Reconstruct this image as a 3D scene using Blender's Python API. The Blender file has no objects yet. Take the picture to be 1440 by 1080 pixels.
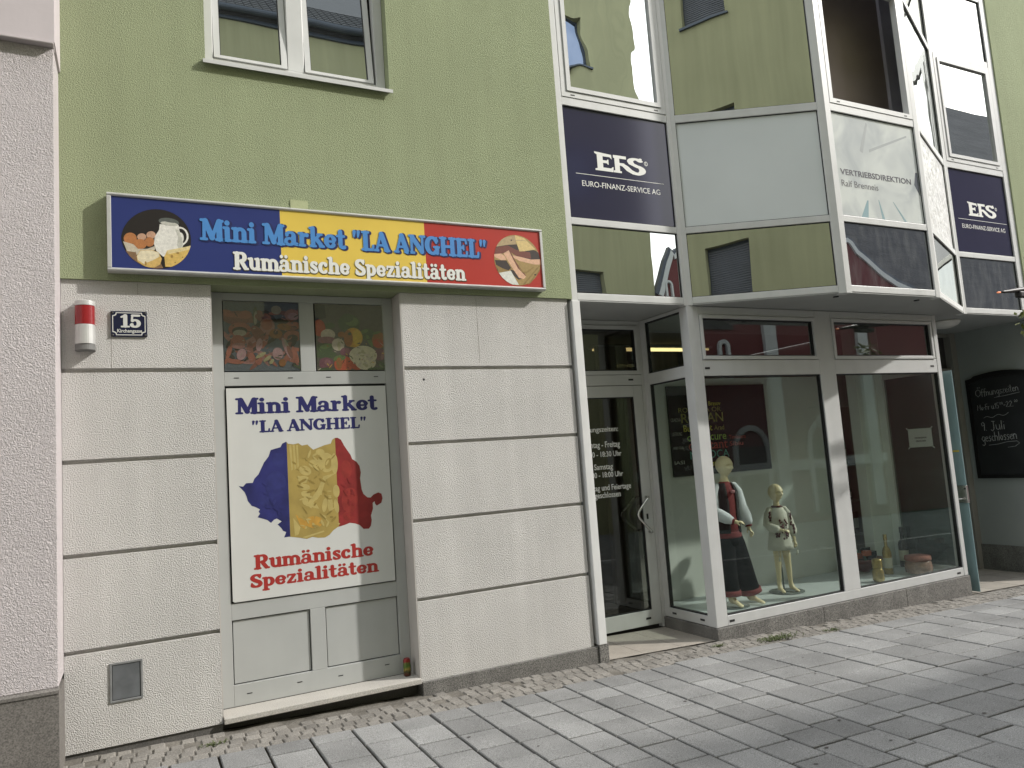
import bpy, bmesh, math, random
import numpy as np
from mathutils import Vector, Matrix
random.seed(7)
S = bpy.context.scene
COL = S.collection

# ------------------------------------------------------------------ camera
CAM = Vector((0.41956, -5.61805, 1.61910))
YAW, PITCH, ROLL, FPX = 0.470754, 0.102563, 0.070860, 1052.647
F = Vector((math.sin(YAW)*math.cos(PITCH), math.cos(YAW)*math.cos(PITCH), math.sin(PITCH)))
R = F.cross(Vector((0, 0, 1))).normalized()
U = R.cross(F)
R2 = R*math.cos(ROLL) - U*math.sin(ROLL)
U2 = R2.cross(F)
cd = bpy.data.cameras.new("camera")
cam = bpy.data.objects.new("camera", cd)
COL.objects.link(cam)
cam.matrix_world = Matrix(((R2.x, U2.x, -F.x, CAM.x), (R2.y, U2.y, -F.y, CAM.y), (R2.z, U2.z, -F.z, CAM.z), (0, 0, 0, 1)))
cd.sensor_width = 36.0
cd.lens = 36.0*FPX/1440.0
cd.clip_start = 0.05
cd.clip_end = 600
S.camera = cam

# ------------------------------------------------------------------ light
SUN = Vector((-1.95, 1.0, -1.55)).normalized()
W = bpy.data.worlds.new("World")
S.world = W
W.use_nodes = True
wn = W.node_tree.nodes
wl = W.node_tree.links
wn.clear()
wo = wn.new('ShaderNodeOutputWorld')
wb = wn.new('ShaderNodeBackground')
sky = wn.new('ShaderNodeTexSky')
sky.sky_type = 'NISHITA'
sky.sun_disc = False
sky.sun_elevation = math.asin(-SUN.z)
sky.sun_rotation = math.atan2(-SUN.x, -SUN.y)
sky.air_density = 1.2
sky.dust_density = 2.0
wtc = wn.new('ShaderNodeTexCoord')
wno = wn.new('ShaderNodeTexNoise')
wno.inputs['Scale'].default_value = 2.2
wno.inputs['Detail'].default_value = 6
wno.inputs['Roughness'].default_value = 0.6
wr = wn.new('ShaderNodeValToRGB')
wr.color_ramp.elements[0].position = 0.36
wr.color_ramp.elements[1].position = 0.62
wm = wn.new('ShaderNodeMix')
wm.data_type = 'RGBA'
wl.new(wtc.outputs['Generated'], wno.inputs['Vector'])
wl.new(wno.outputs['Fac'], wr.inputs['Fac'])
wl.new(wr.outputs['Color'], wm.inputs['Factor'])
wl.new(sky.outputs['Color'], wm.inputs['A'])
wm.inputs['B'].default_value = (9.5, 9.6, 9.8, 1)
wl.new(wm.outputs['Result'], wb.inputs['Color'])
wb.inputs['Strength'].default_value = 0.15
wl.new(wb.outputs['Background'], wo.inputs['Surface'])
sl = bpy.data.lights.new("sun", 'SUN')
sl.energy = 2.3
sl.angle = math.radians(1.5)
sl.color = (1.0, 0.965, 0.91)
so = bpy.data.objects.new("sun", sl)
so.rotation_euler = SUN.to_track_quat('-Z', 'Y').to_euler()
so.location = (20, -20, 20)
COL.objects.link(so)
S.view_settings.view_transform = 'Standard'
S.view_settings.look = 'None'
S.view_settings.exposure = 0.84
S.view_settings.gamma = 1.0
S.render.engine = 'CYCLES'
S.cycles.max_bounces = 10
S.cycles.transparent_max_bounces = 16
S.cycles.caustics_reflective = False
S.cycles.caustics_refractive = False

# ------------------------------------------------------------------ materials
MATS = {}
def mat(name, col, rough=0.6, metal=0.0, spec=0.5, var=0.0, vscale=3.0, bump=0.0, bscale=60.0, bdist=0.006,
        grain=0.0, gscale=300.0, island=0.0, stretch=None, streak=0.0, bdetail=3.0, coat=0.0, wob=0.0):
    """principled material with layered noise variation, grain and bump in world space"""
    if name in MATS: return MATS[name]
    m = bpy.data.materials.new(name)
    m.use_nodes = True
    nt = m.node_tree; n = nt.nodes; l = nt.links
    b = n['Principled BSDF']
    b.inputs['Base Color'].default_value = (*col, 1)
    b.inputs['Roughness'].default_value = rough
    b.inputs['Metallic'].default_value = metal
    b.inputs['Specular IOR Level'].default_value = spec
    if coat: b.inputs['Coat Weight'].default_value = coat
    g = n.new('ShaderNodeNewGeometry')
    vec = g.outputs['Position']
    if stretch:
        mp = n.new('ShaderNodeMapping'); mp.inputs['Scale'].default_value = stretch
        l.new(vec, mp.inputs['Vector']); vec = mp.outputs['Vector']
    cur = None
    def mul(fac_socket, lo, hi):
        nonlocal cur
        mr = n.new('ShaderNodeMapRange'); mr.inputs['From Min'].default_value = 0.25; mr.inputs['From Max'].default_value = 0.75
        mr.inputs['To Min'].default_value = lo; mr.inputs['To Max'].default_value = hi
        l.new(fac_socket, mr.inputs['Value'])
        mx = n.new('ShaderNodeMix'); mx.data_type = 'RGBA'; mx.blend_type = 'MULTIPLY'; mx.inputs['Factor'].default_value = 1
        if cur is None: mx.inputs['A'].default_value = (*col, 1)
        else: l.new(cur, mx.inputs['A'])
        l.new(mr.outputs['Result'], mx.inputs['B']); cur = mx.outputs['Result']
    def noise(sc, det=3, v=None):
        t = n.new('ShaderNodeTexNoise'); t.inputs['Scale'].default_value = sc; t.inputs['Detail'].default_value = det
        l.new(v if v else vec, t.inputs['Vector']); return t
    if var: mul(noise(vscale, 5).outputs['Fac'], 1-var, 1+var)
    if streak:
        mp2 = n.new('ShaderNodeMapping'); mp2.inputs['Scale'].default_value = (7, 7, 0.35)
        l.new(g.outputs['Position'], mp2.inputs['Vector'])
        mul(noise(1.0, 5, mp2.outputs['Vector']).outputs['Fac'], 1-streak, 1+streak*0.4)
    if grain: mul(noise(gscale, 2).outputs['Fac'], 1-grain, 1+grain)
    if island:
        mr = n.new('ShaderNodeMapRange'); mr.inputs['To Min'].default_value = 1-island; mr.inputs['To Max'].default_value = 1+island
        l.new(g.outputs['Random Per Island'], mr.inputs['Value'])
        mx = n.new('ShaderNodeMix'); mx.data_type = 'RGBA'; mx.blend_type = 'MULTIPLY'; mx.inputs['Factor'].default_value = 1
        if cur is None: mx.inputs['A'].default_value = (*col, 1)
        else: l.new(cur, mx.inputs['A'])
        l.new(mr.outputs['Result'], mx.inputs['B']); cur = mx.outputs['Result']
    if cur is not None: l.new(cur, b.inputs['Base Color'])
    if bump:
        t = noise(bscale, bdetail)
        if wob: t.inputs['Distortion'].default_value = wob
        bp = n.new('ShaderNodeBump'); bp.inputs['Strength'].default_value = bump; bp.inputs['Distance'].default_value = bdist
        l.new(t.outputs['Fac'], bp.inputs['Height']); l.new(bp.outputs['Normal'], b.inputs['Normal'])
    MATS[name] = m
    return m

def glass(name, r0=0.06, tint=(0.86, 0.9, 0.88), refl=(1, 1, 1), wave=0.0, wscale=1.6, dust=0.0):
    """see-through pane: fresnel-weighted mirror over a tinted transparent sheet, slightly wavy"""
    if name in MATS: return MATS[name]
    m = bpy.data.materials.new(name); m.use_nodes = True
    nt = m.node_tree; n = nt.nodes; l = nt.links; n.clear()
    o = n.new('ShaderNodeOutputMaterial')
    tr = n.new('ShaderNodeBsdfTransparent'); tr.inputs['Color'].default_value = (*tint, 1)
    gl = n.new('ShaderNodeBsdfGlossy'); gl.inputs['Roughness'].default_value = 0.0; gl.inputs['Color'].default_value = (*refl, 1)
    lw = n.new('ShaderNodeLayerWeight'); lw.inputs['Blend'].default_value = 0.5
    pw = n.new('ShaderNodeMath'); pw.operation = 'POWER'; pw.inputs[1].default_value = 4.0
    mr = n.new('ShaderNodeMapRange'); mr.inputs['To Min'].default_value = r0; mr.inputs['To Max'].default_value = 1.0
    l.new(lw.outputs['Facing'], pw.inputs[0]); l.new(pw.outputs[0], mr.inputs['Value'])
    mx = n.new('ShaderNodeMixShader')
    l.new(mr.outputs['Result'], mx.inputs['Fac']); l.new(tr.outputs[0], mx.inputs[1]); l.new(gl.outputs[0], mx.inputs[2])
    if wave: wavy(nt, gl, wave, wscale)
    l.new(mx.outputs[0], o.inputs['Surface'])
    MATS[name] = m
    return m

def wavy(nt, gl, wave, wscale):
    n = nt.nodes; l = nt.links
    g = n.new('ShaderNodeNewGeometry')
    t = n.new('ShaderNodeTexNoise'); t.inputs['Scale'].default_value = wscale; t.inputs['Detail'].default_value = 0.5
    bp = n.new('ShaderNodeBump'); bp.inputs['Strength'].default_value = 1.0; bp.inputs['Distance'].default_value = wave
    l.new(g.outputs['Position'], t.inputs['Vector']); l.new(t.outputs['Fac'], bp.inputs['Height']); l.new(bp.outputs['Normal'], gl.inputs['Normal'])

def mirror_pane(name, fac=0.7, tint=(0.85, 0.88, 0.84), base=(0.02, 0.021, 0.022), wave=0.004, wscale=1.5, dust=0.0):
    """sun-protection glazing: strong mirror coat over a dark body"""
    if name in MATS: return MATS[name]
    m = bpy.data.materials.new(name); m.use_nodes = True
    nt = m.node_tree; n = nt.nodes; l = nt.links; n.clear()
    o = n.new('ShaderNodeOutputMaterial')
    df = n.new('ShaderNodeBsdfDiffuse'); df.inputs['Color'].default_value = (*base, 1)
    gl = n.new('ShaderNodeBsdfGlossy'); gl.inputs['Roughness'].default_value = 0.0; gl.inputs['Color'].default_value = (*tint, 1)
    mx = n.new('ShaderNodeMixShader'); mx.inputs['Fac'].default_value = fac
    l.new(df.outputs[0], mx.inputs[1]); l.new(gl.outputs[0], mx.inputs[2])
    if dust:
        g = n.new('ShaderNodeNewGeometry'); mp = n.new('ShaderNodeMapping'); mp.inputs['Scale'].default_value = (9, 9, 2.2)
        t = n.new('ShaderNodeTexNoise'); t.inputs['Scale'].default_value = 1.5; t.inputs['Detail'].default_value = 6
        l.new(g.outputs['Position'], mp.inputs['Vector']); l.new(mp.outputs['Vector'], t.inputs['Vector'])
        rp = n.new('ShaderNodeMapRange'); rp.inputs['From Min'].default_value = 0.42; rp.inputs['From Max'].default_value = 0.75
        rp.inputs['To Max'].default_value = dust
        l.new(t.outputs['Fac'], rp.inputs['Value'])
        d2 = n.new('ShaderNodeBsdfDiffuse'); d2.inputs['Color'].default_value = (0.35, 0.36, 0.36, 1)
        m2 = n.new('ShaderNodeMixShader'); l.new(rp.outputs['Result'], m2.inputs['Fac']); l.new(mx.outputs[0], m2.inputs[1]); l.new(d2.outputs[0], m2.inputs[2])
        l.new(m2.outputs[0], o.inputs['Surface'])
    else:
        l.new(mx.outputs[0], o.inputs['Surface'])
    if wave: wavy(nt, gl, wave, wscale)
    MATS[name] = m
    return m

def flat(name, col, rough=0.45, var=0.06, vscale=30):
    return mat(name, col, rough=rough, var=var, vscale=vscale)

M_green = mat('green_render', (0.325, 0.365, 0.222), 0.9, spec=0.2, var=0.05, vscale=1.3, bump=1.0, bscale=140, bdist=0.010, grain=0.20, gscale=150, streak=0.06)
M_pier = mat('cream_render', (0.585, 0.57, 0.55), 0.9, spec=0.2, var=0.06, vscale=2.2, bump=1.0, bscale=125, bdist=0.011, grain=0.11, gscale=150, streak=0.08)
M_jamb = mat('smooth_render', (0.47, 0.445, 0.42), 0.85, spec=0.2, var=0.05, vscale=4, bump=0.15, bscale=60)
M_pink = mat('pink_render', (0.57, 0.525, 0.53), 0.9, spec=0.2, var=0.04, vscale=2, bump=1.0, bscale=60, bdist=0.013, wob=1.6, grain=0.05, gscale=90)
M_pinks = mat('pink_smooth', (0.54, 0.49, 0.50), 0.85, spec=0.2, var=0.05, vscale=4, bump=0.1, bscale=30)
M_gran = mat('plinth_granite', (0.150, 0.144, 0.134), 0.7, var=0.28, vscale=4, streak=.2, grain=0.9, gscale=120, bump=0.1, bscale=150, bdist=0.003)
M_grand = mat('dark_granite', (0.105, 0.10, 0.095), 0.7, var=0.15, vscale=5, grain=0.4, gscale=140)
M_sillst = mat('sill_granite', (0.42, 0.40, 0.365), 0.75, var=0.08, vscale=5, grain=0.3, gscale=160)
M_frame = mat('grey_metal', (0.52, 0.525, 0.52), 0.42, spec=0.45, var=0.05, vscale=5, streak=0.05)
M_door = mat('door_grey', (0.415, 0.425, 0.415), 0.42, spec=0.4, var=0.04, vscale=4, streak=0.04)
M_wframe = mat('pale_frame', (0.60, 0.605, 0.59), 0.4, spec=0.45, var=0.05, vscale=6, streak=0.08)
M_wpost = mat('pale_post', (0.70, 0.70, 0.69), 0.4, spec=0.45, var=0.05, vscale=6, streak=0.06)
M_gasket = mat('black_gasket', (0.012, 0.012, 0.013), 0.6)
M_soffit = mat('soffit_metal', (0.34, 0.345, 0.335), 0.5, var=0.05, vscale=3)
M_slab = mat('granite_slab', (0.215, 0.216, 0.212), 0.78, spec=0.35, var=0.20, vscale=2.6, grain=0.55, gscale=170, island=0.17, bump=0.35, bscale=130, bdist=0.005)
M_joint = mat('joint_dirt', (0.034, 0.030, 0.024), 0.95, spec=0.1, var=0.3, vscale=8, grain=0.3, gscale=90)
M_sett = mat('sett_stone', (0.205, 0.193, 0.174), 0.85, spec=0.25, var=0.18, vscale=5, grain=0.35, gscale=120, island=0.16, bump=0.5, bscale=70, bdist=0.008)
M_mortar = mat('sett_mortar', (0.155, 0.144, 0.126), 0.95, spec=0.1, var=0.28, vscale=9, grain=0.28, gscale=90, bump=0.5, bscale=60, bdist=0.008)
M_tile = mat('entrance_tile', (0.33, 0.30, 0.26), 0.6, var=0.12, vscale=6, grain=0.2, gscale=90, island=0.08)
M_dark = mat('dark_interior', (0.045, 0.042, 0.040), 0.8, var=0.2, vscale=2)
M_alu = mat('aluminium_trim', (0.58, 0.58, 0.565), 0.38, metal=0.35, var=0.06, vscale=14, streak=0.1)
M_brush = mat('brushed_steel', (0.62, 0.62, 0.60), 0.25, metal=0.95)

# ------------------------------------------------------------------ object helpers
def tag(o, label=None, cat=None, group=None, kind=None):
    if label: o['label'] = label
    if cat: o['category'] = cat
    if group: o['group'] = group
    if kind: o['kind'] = kind
    return o
def empty(name, loc, label=None, cat=None, group=None):
    o = bpy.data.objects.new(name, None); o.location = loc; o.empty_display_size = 0.1
    COL.objects.link(o); tag(o, label, cat, group); return o
def wloc(o):
    v = Vector((0, 0, 0))
    while o is not None: v += o.location; o = o.parent
    return v

class MB:
    def __init__(s): s.v = []; s.f = []; s.m = []; s.sm = []
    def add(s, vs, fs, mi=0, sm=False):
        o = len(s.v); s.v += [tuple(p) for p in vs]
        for f in fs: s.f.append(tuple(i+o for i in f)); s.m.append(mi); s.sm.append(sm)
        return s
    def quad(s, a, b, c, d, mi=0): return s.add([a, b, c, d], [(0, 1, 2, 3)], mi)
    def box(s, x0, x1, y0, y1, z0, z1, mi=0):
        v = [(x, y, z) for z in (z0, z1) for y in (y0, y1) for x in (x0, x1)]
        return s.add(v, [(0, 2, 3, 1), (4, 5, 7, 6), (0, 1, 5, 4), (2, 6, 7, 3), (0, 4, 6, 2), (1, 3, 7, 5)], mi)
    def bbox(s, x0, x1, y0, y1, z0, z1, b=0.004, mi=0):
        """box with chamfered top edge (paving)"""
        v = [(x0, y0, z0), (x1, y0, z0), (x1, y1, z0), (x0, y1, z0), (x0, y0, z1-b), (x1, y0, z1-b), (x1, y1, z1-b), (x0, y1, z1-b),
             (x0+b, y0+b, z1), (x1-b, y0+b, z1), (x1-b, y1-b, z1), (x0+b, y1-b, z1)]
        return s.add(v, [(0, 1, 5, 4), (1, 2, 6, 5), (2, 3, 7, 6), (3, 0, 4, 7), (4, 5, 9, 8), (5, 6, 10, 9), (6, 7, 11, 10), (7, 4, 8, 11), (8, 9, 10, 11)], mi)
    def obox(s, O, u, n, a0, a1, d0, d1, z0, z1, mi=0):
        """box in a panel frame: O origin (xy), u along, n outward normal"""
        v = []
        for z in (z0, z1):
            for d in (d0, d1):
                for a in (a0, a1): v.append((O[0]+u[0]*a+n[0]*d, O[1]+u[1]*a+n[1]*d, z))
        return s.add(v, [(0, 1, 3, 2), (4, 6, 7, 5), (0, 4, 5, 1), (2, 3, 7, 6), (0, 2, 6, 4), (1, 5, 7, 3)], mi)
    def prism(s, pts, z0, z1, mi=0):
        n = len(pts)
        v = [(p[0], p[1], z0) for p in pts]+[(p[0], p[1], z1) for p in pts]
        f = [tuple(range(n-1, -1, -1)), tuple(range(n, 2*n))]+[(i, (i+1) % n, n+(i+1) % n, n+i) for i in range(n)]
        return s.add(v, f, mi)
    def xprism(s, prof, x0, x1, mi=0):
        """profile of (y,z) extruded along x"""
        n = len(prof)
        v = [(x0, p[0], p[1]) for p in prof]+[(x1, p[0], p[1]) for p in prof]
        f = [tuple(range(n)), tuple(range(2*n-1, n-1, -1))]+[(i, n+i, n+(i+1) % n, (i+1) % n) for i in range(n)]
        return s.add(v, f, mi)
    def loft(s, rings, cap=True, mi=0, sm=True, closed=True):
        n = len(rings[0]); v = [p for r in rings for p in r]; f = []
        for i in range(len(rings)-1):
            for j in range(n if closed else n-1):
                k = (j+1) % n
                f.append((i*n+j, i*n+k, (i+1)*n+k, (i+1)*n+j))
        if cap:
            f.append(tuple(range(n-1, -1, -1))); f.append(tuple(range((len(rings)-1)*n, len(rings)*n)))
        return s.add(v, f, mi, sm)
    def lathe(s, c, prof, n=20, mi=0, axis='z'):
        rings = []
        for r, h in prof:
            ring = []
            for i in range(n):
                t = 2*math.pi*i/n
                if axis == 'z': ring.append((c[0]+r*math.cos(t), c[1]+r*math.sin(t), c[2]+h))
                elif axis == 'y': ring.append((c[0]+r*math.cos(t), c[1]+h, c[2]-r*math.sin(t)))
                else: ring.append((c[0]+h, c[1]+r*math.cos(t), c[2]+r*math.sin(t)))
            rings.append(ring)
        return s.loft(rings, True, mi)
    def tube(s, pts, r, n=10, mi=0):
        pts = [Vector(p) for p in pts]; rings = []
        rr = r if isinstance(r, (list, tuple)) else [r]*len(pts)
        for i, p in enumerate(pts):
            t = (pts[min(i+1, len(pts)-1)]-pts[max(i-1, 0)]).normalized()
            a = t.orthogonal().normalized() if i == 0 else (a-t*a.dot(t)).normalized()
            b = t.cross(a)
            rings.append([tuple(p+(a*math.cos(2*math.pi*k/n)+b*math.sin(2*math.pi*k/n))*rr[i]) for k in range(n)])
        return s.loft(rings, True, mi)
    def build(s, name, mats, parent=None, bevel=0.0, **kw):
        if not isinstance(mats, (list, tuple)): mats = [mats]
        me = bpy.data.meshes.new(name)
        off = wloc(parent) if parent is not None else Vector((0, 0, 0))
        me.from_pydata([(x-off.x, y-off.y, z-off.z) for x, y, z in s.v], [], s.f)
        for m in mats: me.materials.append(m)
        me.polygons.foreach_set('material_index', s.m)
        me.polygons.foreach_set('use_smooth', s.sm)
        me.update()
        bm = bmesh.new(); bm.from_mesh(me); bmesh.ops.recalc_face_normals(bm, faces=bm.faces); bm.to_mesh(me); bm.free()
        o = bpy.data.objects.new(name, me); COL.objects.link(o)
        if parent is not None: o.parent = parent
        if bevel:
            b = o.modifiers.new('bevel', 'BEVEL'); b.width = bevel; b.segments = 2; b.limit_method = 'ANGLE'; b.angle_limit = math.radians(40)
            b.harden_normals = False
        tag(o, kw.get('label'), kw.get('cat'), kw.get('group'), kw.get('kind'))
        return o

def wall_cells(mb, x0, x1, z0, z1, holes, y0, y1, mi=0):
    """wall slab in the xz plane with rectangular openings (x0,x1,z0,z1)"""
    xs = sorted({x0, x1, *[h[0] for h in holes], *[h[1] for h in holes]})
    zs = sorted({z0, z1, *[h[2] for h in holes], *[h[3] for h in holes]})
    def solid(i, j):
        if i < 0 or j < 0 or i >= len(xs)-1 or j >= len(zs)-1: return False
        cx, cz = (xs[i]+xs[i+1])/2, (zs[j]+zs[j+1])/2
        return not any(h[0] < cx < h[1] and h[2] < cz < h[3] for h in holes)
    for i in range(len(xs)-1):
        for j in range(len(zs)-1):
            if not solid(i, j): continue
            a, b, c, d = xs[i], xs[i+1], zs[j], zs[j+1]
            mb.quad((a, y0, c), (b, y0, c), (b, y0, d), (a, y0, d), mi)
            mb.quad((a, y1, c), (a, y1, d), (b, y1, d), (b, y1, c), mi)
            if not solid(i-1, j): mb.quad((a, y0, c), (a, y0, d), (a, y1, d), (a, y1, c), mi)
            if not solid(i+1, j): mb.quad((b, y0, c), (b, y1, c), (b, y1, d), (b, y0, d), mi)
            if not solid(i, j-1): mb.quad((a, y0, c), (a, y1, c), (b, y1, c), (b, y0, c), mi)
            if not solid(i, j+1): mb.quad((a, y0, d), (b, y0, d), (b, y1, d), (a, y1, d), mi)
    return mb
def ring(mb, x0, x1, z0, z1, w, y0, y1, mi=0):
    """rectangular frame in the xz plane, mitred as butted bars"""
    mb.box(x0, x0+w, y0, y1, z0, z1, mi); mb.box(x1-w, x1, y0, y1, z0, z1, mi)
    mb.box(x0+w, x1-w, y0, y1, z0, z0+w, mi); mb.box(x0+w, x1-w, y0, y1, z1-w, z1, mi)
def oring(mb, O, u, n, a0, a1, z0, z1, w, d0, d1, mi=0):
    mb.obox(O, u, n, a0, a0+w, d0, d1, z0, z1, mi); mb.obox(O, u, n, a1-w, a1, d0, d1, z0, z1, mi)
    mb.obox(O, u, n, a0+w, a1-w, d0, d1, z0, z0+w, mi); mb.obox(O, u, n, a0+w, a1-w, d0, d1, z1-w, z1, mi)

# --- flat art: closed outlines become thin solid sheets -------------------------------------------------
def curve_mesh(loops, depth):
    """closed 2-D loops (even-odd) -> (verts, faces) thin solid, back at 0, front at depth"""
    cu = bpy.data.curves.new('tmp', 'CURVE'); cu.dimensions = '2D'; cu.fill_mode = 'BOTH'; cu.extrude = depth/2
    for lp in loops:
        if len(lp) < 3: continue
        sp = cu.splines.new('POLY'); sp.points.add(len(lp)-1); sp.use_cyclic_u = True
        for p, q in zip(sp.points, lp): p.co = (q[0], q[1], 0, 1)
    ob = bpy.data.objects.new('tmp', cu); COL.objects.link(ob)
    dg = bpy.context.evaluated_depsgraph_get(); dg.update()
    me = bpy.data.meshes.new_from_object(ob.evaluated_get(dg))
    v = [(p.co.x, p.co.y, p.co.z+depth/2) for p in me.vertices]; f = [tuple(p.vertices) for p in me.polygons]
    bpy.data.objects.remove(ob); bpy.data.curves.remove(cu); bpy.data.meshes.remove(me)
    return v, f
class Plane:
    """a placed sheet: origin, direction right, direction up, outward normal"""
    def __init__(s, o, u=(1, 0, 0), w=(0, 0, 1)):
        s.o = Vector(o); s.u = Vector(u).normalized(); s.w = Vector(w).normalized(); s.n = s.u.cross(s.w)
    def pt(s, a, b, d=0): return tuple(s.o+s.u*a+s.w*b+s.n*d)
FRONT = lambda y: Plane((0, y, 0))
def art(mb, P, loops, d, mi=0, t=0.0006):
    v, f = curve_mesh(loops, t)
    return mb.add([P.pt(a, b, d+c) for a, b, c in v], f, mi)
def text_loops(txt, bold=0.0, space=1.0):
    cu = bpy.data.curves.new('tmp', 'FONT'); cu.body = txt; cu.size = 1; cu.extrude = 0.01; cu.offset = bold; cu.space_character = space; cu.resolution_u = 3
    ob = bpy.data.objects.new('tmp', cu); COL.objects.link(ob)
    dg = bpy.context.evaluated_depsgraph_get(); dg.update()
    me = bpy.data.meshes.new_from_object(ob.evaluated_get(dg))
    v = [(p.co.x, p.co.y, p.co.z) for p in me.vertices]; f = [tuple(p.vertices) for p in me.polygons]
    bpy.data.objects.remove(ob); bpy.data.curves.remove(cu); bpy.data.meshes.remove(me)
    return v, f
def text(mb, P, txt, x0, x1, z0, z1, d=0.001, mi=0, bold=0.0, space=1.0, t=0.0006, slope=0.0):
    """default-font text fitted into the box x0..x1, z0..z1 of plane P"""
    v, f = text_loops(txt, bold, space)
    ax, bx = min(p[0] for p in v), max(p[0] for p in v); ay, by = min(p[1] for p in v), max(p[1] for p in v)
    out = []
    for x, y, z in v:
        a = x0+(x-ax)/(bx-ax)*(x1-x0); b = z0+(y-ay)/(by-ay)*(z1-z0)+slope*(a-x0)
        out.append(P.pt(a, b, d+(t if z > 0 else 0)))
    return mb.add(out, f, mi)
def contour(field, xs, ys):
    """marching squares at level 0 (inside < 0) -> closed loops"""
    H, Wd = field.shape; seg = {}
    def ip(i0, j0, i1, j1):
        a, b = field[i0, j0], field[i1, j1]; t = a/(a-b)
        return (xs[j0]+(xs[j1]-xs[j0])*t, ys[i0]+(ys[i1]-ys[i0])*t)
    ins = field < 0
    code = ins[:-1, :-1]*1+ins[:-1, 1:]*2+ins[1:, 1:]*4+ins[1:, :-1]*8
    nxt = {}; pos = {}
    def e(k, i, j): return (('h', i, j), ('v', i, j+1), ('h', i+1, j), ('v', i, j))[k]
    def pe(k):
        t, i, j = k
        return ip(i, j, i, j+1) if t == 'h' else ip(i, j, i+1, j)
    T = {1: [(3, 0)], 2: [(0, 1)], 3: [(3, 1)], 4: [(1, 2)], 5: [(3, 0), (1, 2)], 6: [(0, 2)], 7: [(3, 2)], 8: [(2, 3)], 9: [(2, 0)], 10: [(0, 1), (2, 3)], 11: [(2, 1)], 12: [(1, 3)], 13: [(1, 0)], 14: [(0, 3)]}
    for i, j in zip(*np.nonzero((code > 0) & (code < 15))):
        for a, b in T[int(code[i, j])]: nxt[e(a, i, j)] = e(b, i, j)
    loops = []
    while nxt:
        k0 = next(iter(nxt)); k = k0; lp = []
        while k in nxt: lp.append(pe(k)); k = nxt.pop(k)
        loops.append(lp)
    return loops
def sdf_loops(discs, boxes=(), cuts=(), step=0.022):
    d = np.array(discs) if len(discs) else np.zeros((0, 3))
    allx = [*(d[:, 0]-d[:, 2]), *(d[:, 0]+d[:, 2]), *[b[0] for b in boxes], *[b[1] for b in boxes]]
    ally = [*(d[:, 1]-d[:, 2]), *(d[:, 1]+d[:, 2]), *[b[2] for b in boxes], *[b[3] for b in boxes]]
    xs = np.arange(min(allx)-2.5*step, max(allx)+2.5*step, step); ys = np.arange(min(ally)-2.5*step, max(ally)+2.5*step, step)
    X, Y = np.meshgrid(xs, ys); Fd = np.full(X.shape, 9.0)
    for x, y, r in d: Fd = np.minimum(Fd, np.hypot(X-x, Y-y)-r)
    for a, b, c, e in boxes: Fd = np.minimum(Fd, np.maximum(np.maximum(a-X, X-b), np.maximum(c-Y, Y-e)))
    for x, y, r in cuts: Fd = np.maximum(Fd, r-np.hypot(X-x, Y-y))
    Fd = np.where(np.abs(Fd) < 1e-6, 1e-6, Fd)
    return contour(Fd, xs, ys)
def stroke(pts, r0, r1=None, n=14):
    r1 = r0 if r1 is None else r1; out = []
    L = len(pts)-1
    for i in range(L):
        for k in range(n+1):
            t = k/n; g = (i+t)/L
            out.append((pts[i][0]+(pts[i+1][0]-pts[i][0])*t, pts[i][1]+(pts[i+1][1]-pts[i][1])*t, r0+(r1-r0)*g))
    return out
def arc(cx, cy, rx, ry, a0, a1, thick, thin, n=40):
    out = []
    for k in range(n+1):
        a = math.radians(a0+(a1-a0)*k/n)
        out.append((cx+rx*math.cos(a), cy+ry*math.sin(a), thin+(thick-thin)*abs(math.cos(a))**1.5))
    return out
# rounded fat-serif alphabet: cap height 1, x-height 0.7; each entry (width, strokes)
def foot(x, w=0.17, y=0.055, r=0.055): return stroke([(x-w, y), (x+w, y)], r)
def stem(x, y0, y1, r=0.115): return stroke([(x, y0), (x, y1)], r)
G = {}
def gl(ch, w, *parts, cuts=()): G[ch] = (w, [p for q in parts for p in q], cuts)
gl('M', 1.16, stroke([(.19, .08), (.21, .92)], .07), stroke([(.26, .9), (.57, .14)], .125), stroke([(.57, .14), (.86, .9)], .075), stem(.92, .1, .9, .13), foot(.18, .13), foot(.94, .17), foot(.16, .1, .945), foot(.98, .1, .945))
gl('A', .92, stroke([(.43, .93), (.16, .08)], .06), stroke([(.46, .9), (.74, .1)], .13), stroke([(.27, .32), (.62, .32)], .05), foot(.14, .1), foot(.76, .12))
gl('R', .95, stem(.25, .1, .9, .125), stroke([(.25, .935), (.5, .935)], .065), arc(.5, .715, .2, .225, -90, 90, .125, .065), stroke([(.25, .49), (.5, .49)], .055), stroke([(.5, .48), (.73, .1)], .11), foot(.23, .16), foot(.8, .08), foot(.14, .06, .945))
gl('L', .8, stem(.27, .1, .9, .125), foot(.25, .16), foot(.27, .17, .945), stroke([(.25, .06), (.66, .06)], .06), stroke([(.68, .1), (.7, .27)], .055))
gl('N', 1.06, stroke([(.2, .1), (.2, .9)], .065), stroke([(.24, .88), (.8, .14)], .125), stroke([(.85, .12), (.85, .92)], .065), foot(.2, .13), foot(.2, .12, .945), foot(.86, .13, .945))
gl('G', .98, arc(.48, .5, .32, .42, 40, 330, .135, .07), stroke([(.72, .66), (.75, .92)], .05), stroke([(.77, .12), (.77, .4)], .1), foot(.74, .15, .42))
gl('H', 1.08, stem(.25, .1, .9, .125), stem(.83, .1, .9, .125), stroke([(.25, .5), (.83, .5)], .065), foot(.25, .17), foot(.83, .17), foot(.25, .17, .945), foot(.83, .17, .945))
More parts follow.
